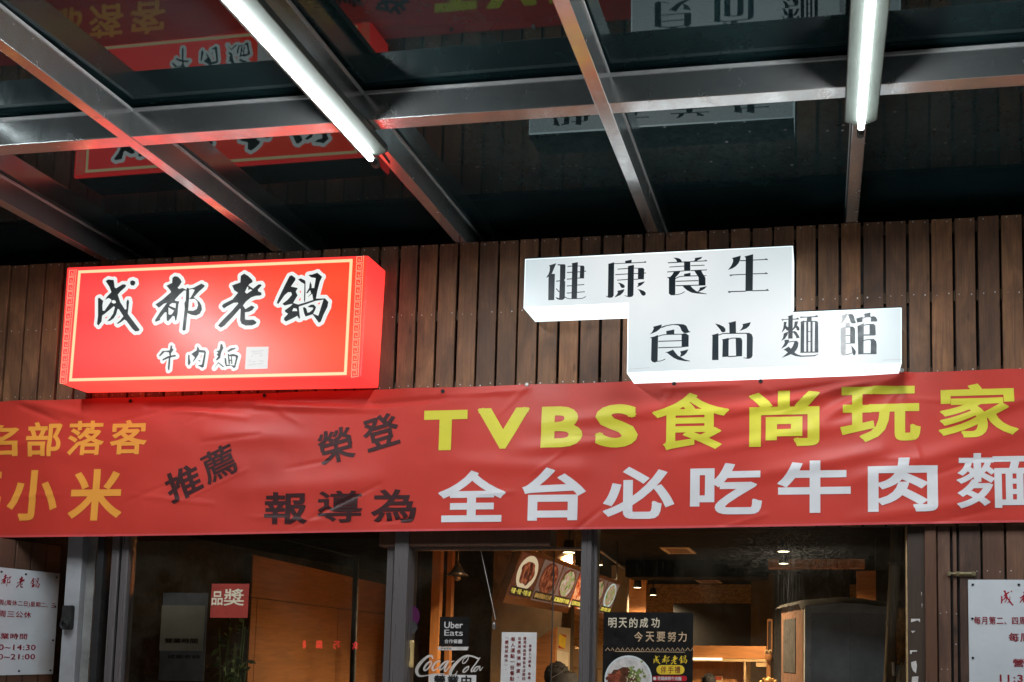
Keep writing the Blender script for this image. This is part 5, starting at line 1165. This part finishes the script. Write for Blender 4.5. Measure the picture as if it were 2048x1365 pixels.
# bamboo pole and wrapped bundle behind the jamb
mb = MB(); a = P(1794, 1040, 0.22); b = P(1779, 1365, 0.22); dr_ = (b-a); top_p = a-dr_*0.05; bot = b+dr_*((b.z-0.02)/(a.z-b.z))
mb.tube(bot, top_p, 0.034, 0.030, 16)
for t_ in (0.60, 0.74, 0.88): c = bot.lerp(top_p, t_); mb.tube(c-dr_.normalized()*0.006, c+dr_.normalized()*0.006, 0.0355, seg=16)
o = mb.build('bamboo_pole', 'bamboo', smooth=False); tag(o, 'dull brown pole leaning upright inside the right edge of the window', 'pole')
mb = MB(); nu, nv = 14, 16; vs = []; fs = []; ax = P(1803, 1216, 0.20); bx = P(1800, 1330, 0.20)
for j in range(nv+1):
    c = ax.lerp(bx, j/nv); r_ = 0.026*(0.75+0.35*math.sin(j/nv*math.pi))
    for i in range(nu):
        a_ = 2*math.pi*i/nu; k_ = 1+0.35*mnoise.noise(Vector((math.cos(a_)*2, math.sin(a_)*2, j*0.6)))
        vs.append((c.x+r_*k_*math.cos(a_), c.y+r_*k_*math.sin(a_), c.z+0.006*mnoise.noise(Vector((i*0.9, j*0.7, 5)))))
for j in range(nv):
    for i in range(nu): fs.append((j*nu+i, (j+1)*nu+i, (j+1)*nu+(i+1) % nu, j*nu+(i+1) % nu))
fs += [tuple(range(nu)), tuple(reversed(range(nv*nu, nv*nu+nu)))]
mb.add(vs, fs); o = mb.build('wrapped_bundle', 'amber_bag', smooth=True); tag(o, 'amber plastic bundle squeezed between the pole and the window jamb', 'bundle')
um = top('umbrella', P(1797, 1365, 0.17), 'narrow closed umbrella with white spots below the amber bundle', 'umbrella')
a, b = P(1803, 1325, 0.17), P(1795, 1372, 0.17)
MB().tube(a, b, 0.006, 0.013, 10).build('canopy', 'paper_cream', um, smooth=True); MB().tube(a, a+(a-b)*0.25, 0.0025, seg=8).build('tip', 'frame_steel', um)
MB().tube(P(1786, 1325, .17), P(1788, 1352, .17), 0.007, seg=8).build('strap', 'paper_white', um)

# potted plant inside the dark pane
pp = top('potted_plant', P(455, 1365, 0.55), 'dark leafy plant in front of the veneer wall, below the red paper', 'plant')
bx0 = P(455, 1300, 0.55); rp = random.Random(11)
mb = MB().lathe([(0.02, 0.02), (0.12, 0.02), (0.15, 0.30), (0.155, 0.30), (0.14, 0.29), (0.0, 0.27)], (bx0.x, 0.55, 0.0)); mb.build('pot', 'black_plastic', pp, smooth=True)
st_, lv = MB(), MB()
for k in range(9):
    x_ = bx0.x+rp.uniform(-.05, .05); tipx = bx0.x+rp.uniform(-.11, .11); tipz = rp.uniform(1.45, 1.78); y_ = 0.55+rp.uniform(-.06, .06)
    base = Vector((x_, y_, 0.27)); tip = Vector((tipx, 0.55+rp.uniform(-.1, .08), tipz)); st_.path([base, base.lerp(tip, .5)+Vector((rp.uniform(-.03, .03), 0, 0)), tip], 0.004, 6)
    for t_ in range(26):
        c = base.lerp(tip, rp.uniform(0.45, 1.0)); dx = Vector((rp.uniform(-1, 1), rp.uniform(-1, .5), rp.uniform(-.7, .5))).normalized(); up = dx.orthogonal().normalized(); l_ = rp.uniform(.04, .075); w_ = l_*0.22
        up.rotate(Matrix.Rotation(rp.uniform(0, 6), 3, dx))
        lv.add([c, c+dx*l_*.45+up*w_, c+dx*l_, c+dx*l_*.45-up*w_], [(0, 1, 2, 3)])
st_.build('stems', 'leaf', pp); lv.k = 1; lv.build('leaves', 'leaf', pp)

# ceiling lamps: each shines
def spot_lamp(u, v, Y, label, power, tilt=(0, 0)):
    c = P(u, v, Y)
    t = top('spot_lamp', (c.x, c.y, ZC), label, 'lamp', 'ceiling spot lamps inside the shop')
    MB().lathe([(0.02, 0.11), (0.042, 0.105), (0.05, 0.05), (0.058, 0.0), (0.053, 0.0), (0.045, 0.05), (0.02, 0.07)], c, 18).build('housing', 'black_metal', t, smooth=True)
    MB().lathe([(0.0, 0.012), (0.03, 0.008), (0.05, 0.002), (0.0, 0.0)], c, 18).build('bulb', 'lamp_glow', t)
    MB().tube(c+Vector((0, 0, 0.105)), (c.x, c.y, ZC), 0.008, seg=8).build('stem', 'black_metal', t)
    ld = bpy.data.lights.new('lamp_light', 'SPOT'); ld.energy = power; ld.color = (1.0, 0.72, 0.42); ld.spot_size = math.radians(150); ld.spot_blend = 0.8; ld.shadow_soft_size = 0.05
    lo = bpy.data.objects.new('lamp_light', ld); COL.objects.link(lo); lo.parent = t; lo.location = c+Vector((0, 0, -0.02))-Vector((c.x, c.y, ZC))
spot_lamp(1138, 1106, 2.9, 'lit spot lamp seen through the open doorway, above the menu board', LAMP_W*1.2)
spot_lamp(1195, 1131, 4.1, 'lit spot lamp at the left edge of the right window', LAMP_W*1.2)
spot_lamp(1275, 1176, 7.0, 'lit spot lamp above the black poster, the left of two deep inside', LAMP_W*1.6)
spot_lamp(1306, 1191, 8.4, 'lit spot lamp above the black poster, the farther right of two deep inside', LAMP_W*1.6)
spot_lamp(1567, 1104, 3.0, 'dazzling spot lamp high in the right window', LAMP_W*1.2)
def hidden_high_lamp(x, y, label, k=1.0):
    c = Vector((x, y, 2.42)); q = c-CAM
    spot_lamp(PPX+F_PX*q.dot(R2)/q.dot(_f), PPY-F_PX*q.dot(U2)/q.dot(_f), y, label, LAMP_W*k)
hidden_high_lamp(-2.15, 1.5, 'lit spot lamp high behind the banner, over the veneer cupboard wall')
hidden_high_lamp(-0.85, 1.2, 'lit spot lamp high behind the banner, over the doorway')
spot_lamp(1567, 1128, 5.0, 'lit spot lamp just below the dazzling one in the right window', LAMP_W*1.6)
# air grilles
def vent(u0, u1, v0, v1, label):
    a = PZ((u0+u1)/2, v0, ZC-0.012); b = PZ((u0+u1)/2, v1, ZC-0.012); x0, x1 = PZ(u0, (v0+v1)/2, ZC).x, PZ(u1, (v0+v1)/2, ZC).x
    t = top('air_grille', ((x0+x1)/2, (a.y+b.y)/2, ZC), label, 'grille', 'air grilles in the black ceiling')
    y0, y1 = min(a.y, b.y), max(a.y, b.y); w_ = 0.045
    m_ = MB(); m_.box(x0, x1, y0, y0+w_, ZC-0.014, ZC-0.001); m_.box(x0, x1, y1-w_, y1, ZC-0.014, ZC-0.001); m_.box(x0, x0+w_, y0+w_, y1-w_, ZC-0.014, ZC-0.001); m_.box(x1-w_, x1, y0+w_, y1-w_, ZC-0.014, ZC-0.001)
    m_.build('frame', 'pale_wood', t)
    s2 = MB(); n_ = 6
    for k in range(n_): yy = y0+w_+(y1-y0-2*w_)*(k+0.25)/n_; s2.box(x0+w_+.001, x1-w_-.001, yy, yy+(y1-y0-2*w_)*0.5/n_, ZC-0.012, ZC-0.002)
    s2.build('slats', 'post_wood', t)
vent(1331, 1389, 1096, 1108, 'timber-coloured air grille in the black ceiling, nearest and largest of the three')
vent(1370, 1417, 1135, 1141.5, 'timber-coloured air grille in the black ceiling, middle one of the three')
vent(1397, 1442, 1160, 1167, 'timber-coloured air grille in the black ceiling, farthest of the three')
# duct and rail under the ceiling
MB_ = MB().tube(PZ(1200, 1102, 2.60), PZ(1285, 1165, 2.60), 0.012, seg=8); o = MB_.build('lamp_rail', 'grey_sheet'); tag(o, 'thin lamp rail running back under the black ceiling', 'rail')
o = MB().box(P(1225, 1100, 5.3).x, P(1525, 1100, 5.3).x, 6.0, 6.5, 2.45, ZC-0.002).build('air_duct', 'black_ceiling'); tag(o, 'black duct across the ceiling between the air grilles', 'duct')

# red message display across the pavement: the shop glass mirrors it
xl, xr = P(720, 1290, 9.16).x, P(595, 1290, 9.16).x; zd_ = P(657, 1290, 9.16).z
ld_ = top('message_display', ((xl+xr)/2, -9.0, -0.13), 'red lettered message display across the street, mirrored in the dark left pane', 'display')
MB().box(min(xl, xr)-0.05, max(xl, xr)+0.05, -9.10, -9.0, zd_-0.13, zd_+0.13).build('casing', 'black_plastic', ld_)
for s_ in (0.15, 0.85): MB().tube((xl+(xr-xl)*s_, -9.05, -0.13), (xl+(xr-xl)*s_, -9.05, zd_-0.131), 0.03).build('leg', 'black_metal', ld_)
FLD = (Vector((max(xl, xr), -9.0, 0)), Vector((-1, 0, 0)), Vector((0, 0, 1)), Vector((0, 1, 0)))
wl = abs(xr-xl); mb = MB()
for ch, a in (('食', .07), ('巧', .37), ('麗', .65), ('・', .92)): text(mb, ch, wl*(a-.055), wl*(a+.055) if ch != '・' else wl*(a), zd_-0.065, zd_+0.065, FLD, 0.025, 0, 0.004)
mb.build('lettering', 'led_red', ld_)
# =================================================================== PEOPLE
def figure(name, base, height, facing, label, lean=0.0, seated=False, coat='cloth_black'):
    """one continuous body grown over a skeleton, hair on top"""
    t = top(name, base, label, 'person')
    H = height; ca, sa = math.cos(facing), math.sin(facing)
    def W(x_, y_, z_):  # x: to the figure's right, y: forward
        y2 = y_+lean*max(0, z_-0.5*H)
        return Vector((base[0]+x_*ca-y2*sa, base[1]+x_*sa+y2*ca, base[2]+z_))
    bm = bmesh.new(); lay = bm.verts.layers.skin.verify()
    def vt(x_, y_, z_, r, r2=None, root=False):
        v = bm.verts.new(W(x_, y_, z_)); v[lay].radius = (r, r2 or r); v[lay].use_root = root; return v
    def chain(prev, *pts):
        for p in pts:
            v = vt(*p); bm.edges.new((prev, v)); prev = v
        return prev
    hip = vt(0, 0, .52*H, .105, .085, True)
    chest = chain(hip, (0, 0, .60*H, .10, .08), (0, 0.005, .70*H, .115, .085), (0, 0, .78*H, .12, .08))
    neck = chain(chest, (0, 0.0, .835*H, .055), (0, 0.012, .875*H, .045))
    head = chain(neck, (0, 0.03, .915*H, .062, .070), (0, 0.03, .955*H, .066, .075), (0, 0.025, .985*H, .045, .05))
    for s in (-1, 1):
        sh_ = chain(chest, (s*.145, 0, .805*H, .058))
        hand = chain(sh_, (s*.19, -.01, .70*H, .048), (s*.20, .02, .61*H, .042), (s*.19, .10, .55*H, .036), (s*.185, .16, .505*H, .026), (s*.185, .20, .487*H, .030, .016))
        for k, (dx, ln) in enumerate(((-.024, .052), (-.008, .062), (.009, .058), (.025, .046))):
            chain(hand, (s*.185+dx, .235, .475*H, .0085), (s*.185+dx, .235+ln*.55, .462*H, .008), (s*.185+dx, .235+ln*.8, .447*H, .0065))
        chain(hand, (s*.185-s*.034, .205, .478*H, .010), (s*.185-s*.05, .235, .468*H, .0085))
        if seated: chain(hip, (s*.085, .08, .50*H, .085), (s*.10, .30, .49*H, .065), (s*.10, .40, .46*H, .055), (s*.10, .40, .25*H, .048), (s*.10, .40, .05*H, .038), (s*.105, .50, .02*H, .034, .02))
        else: chain(hip, (s*.085, 0, .47*H, .085), (s*.09, .01, .28*H, .060), (s*.09, -.01, .14*H, .05), (s*.09, -.02, .04*H, .036), (s*.095, .09, .018*H, .036, .018))
    me = bpy.data.meshes.new(name); bm.to_mesh(me); bm.free()
    o = bpy.data.objects.new('body', me); COL.objects.link(o)
    o.modifiers.new('skin', 'SKIN').use_smooth_shade = True; ss = o.modifiers.new('sub', 'SUBSURF'); ss.levels = 1; ss.render_levels = 1
    dg = bpy.context.evaluated_depsgraph_get(); me2 = bpy.data.meshes.new_from_object(o.evaluated_get(dg)); o.modifiers.clear(); o.data = me2
    L_ = Vector(base); me2.transform(Matrix.Translation(-L_)); o.parent = t
    me2.materials.clear(); me2.materials.append(MAT[coat]); me2.materials.append(MAT['skin'])
    for p in me2.polygons:
        p.use_smooth = True; z_ = p.center.z
        if z_ > .86*H or (z_ < .51*H and abs(p.center.x) > .0 and Vector((p.center.x, p.center.y)).length > .2 and z_ > .42*H): p.material_index = 1
    hc = W(0, .018, .945*H); mb = MB(); hd_ = []
    # hair: cap over skull with loose ends
    nu, nv = 20, 12
    for j in range(nv+1):
        th = math.pi*0.70*j/nv
        for i in range(nu):
            a_ = 2*math.pi*i/nu; r_ = (0.094+0.006*mnoise.noise(Vector((i*.8, j*.9, 1))))
            front = max(0, math.cos(a_-math.pi/2))
            th2 = th*(1-0.38*front)
            lx, ly, lz = r_*.90*math.sin(th2)*math.cos(a_), r_*1.08*math.sin(th2)*math.sin(a_), r_*1.18*math.cos(th2)
            hd_.append(Vector((hc.x+lx*ca-ly*sa, hc.y+lx*sa+ly*ca, hc.z+lz)))
    fs_ = [(j*nu+i, (j+1)*nu+i, (j+1)*nu+(i+1) % nu, j*nu+(i+1) % nu) for j in range(nv) for i in range(nu)]
    mb.add(hd_, fs_); mb.build('hair', 'hair_black', t, smooth=True)
    tf = MB(); rr = random.Random(5)
    for k in range(70):
        a_ = rr.uniform(0, 6.283); th = rr.uniform(0, 1.1); r_ = 0.096
        lx, ly, lz = r_*.92*math.sin(th)*math.cos(a_), r_*1.1*math.sin(th)*math.sin(a_), r_*1.2*math.cos(th)
        b_ = Vector((hc.x+lx*ca-ly*sa, hc.y+lx*sa+ly*ca, hc.z+lz-0.006)); dv = Vector((lx*ca-ly*sa+rr.uniform(-.05, .05), lx*sa+ly*ca+rr.uniform(-.05, .05), lz*.3+rr.uniform(-.03, .05))).normalized()
        tf.tube(b_, b_+dv*rr.uniform(.010, .020), rr.uniform(.005, .009), .0008, 5, False)
    tf.k = 1; tf.build('hair_tufts', 'hair_black', t, smooth=True)
    hm = MB()
    for s in (-1, 1): e_ = W(s*.072, .028, .927*H); hm.ball(e_, .022, (.5, .8, 1.3), 8, 6)
    ns = W(0, .112, .925*H); hm.ball(ns, .013, (.8, 1, 1.2), 8, 6); hm.build('face_features', 'skin', t, smooth=True)
    ey = MB()
    for s in (-1, 1): ey.ball(W(s*.030, .097, .940*H), .009, (1.2, .7, .8), 8, 6)
    ey.build('eyes', 'black_plastic', t, smooth=True)
    mo = MB(); mo.ball(W(0, .100, .902*H), .014, (1.6, .5, .5), 8, 6); mo.build('mouth', 'ink_maroon', t, smooth=True)
    return t
pa = P(1140, 1332, 1.7)
t = figure('person', (pa.x-0.02, 1.7, 0.015), pa.z-0.015-0.012, math.radians(75), 'person in a black hooded jacket with tousled black hair, in the doorway', lean=0.10)
c = P(1128, 1354, 1.68); mb = MB(); nu, nv = 18, 8; vs = []
for j in range(nv+1):
    for i in range(nu):
        a_ = 2*math.pi*i/nu; r_ = 0.075+0.07*(j/nv)+0.012*mnoise.noise(Vector((math.cos(a_)*2, math.sin(a_)*2, j*.5)))
        vs.append((c.x+r_*1.05*math.cos(a_), c.y+r_*0.8*math.sin(a_), c.z+0.03-0.14*(j/nv)+0.012*mnoise.noise(Vector((i*.7, j, 3)))))
mb.add(vs, [(j*nu+i, (j+1)*nu+i, (j+1)*nu+(i+1) % nu, j*nu+(i+1) % nu) for j in range(nv) for i in range(nu)]); mb.build('hood', 'cloth_black', t, smooth=True)
mb = MB(); mb.path([c+Vector((-0.075+0.03*k, -0.075-0.006*k, -0.01+0.016*k)) for k in range(4)], 0.002, 6); mb.build('hood_piping', 'grey_sheet', t)
pb_ = P(1418, 1354, 5.2)
figure('person', (pb_.x, 5.2, 0.015), pb_.z-0.015-0.012, math.radians(180), 'dark-haired person sitting at the timber counter, only the top of the head in view', seated=True)
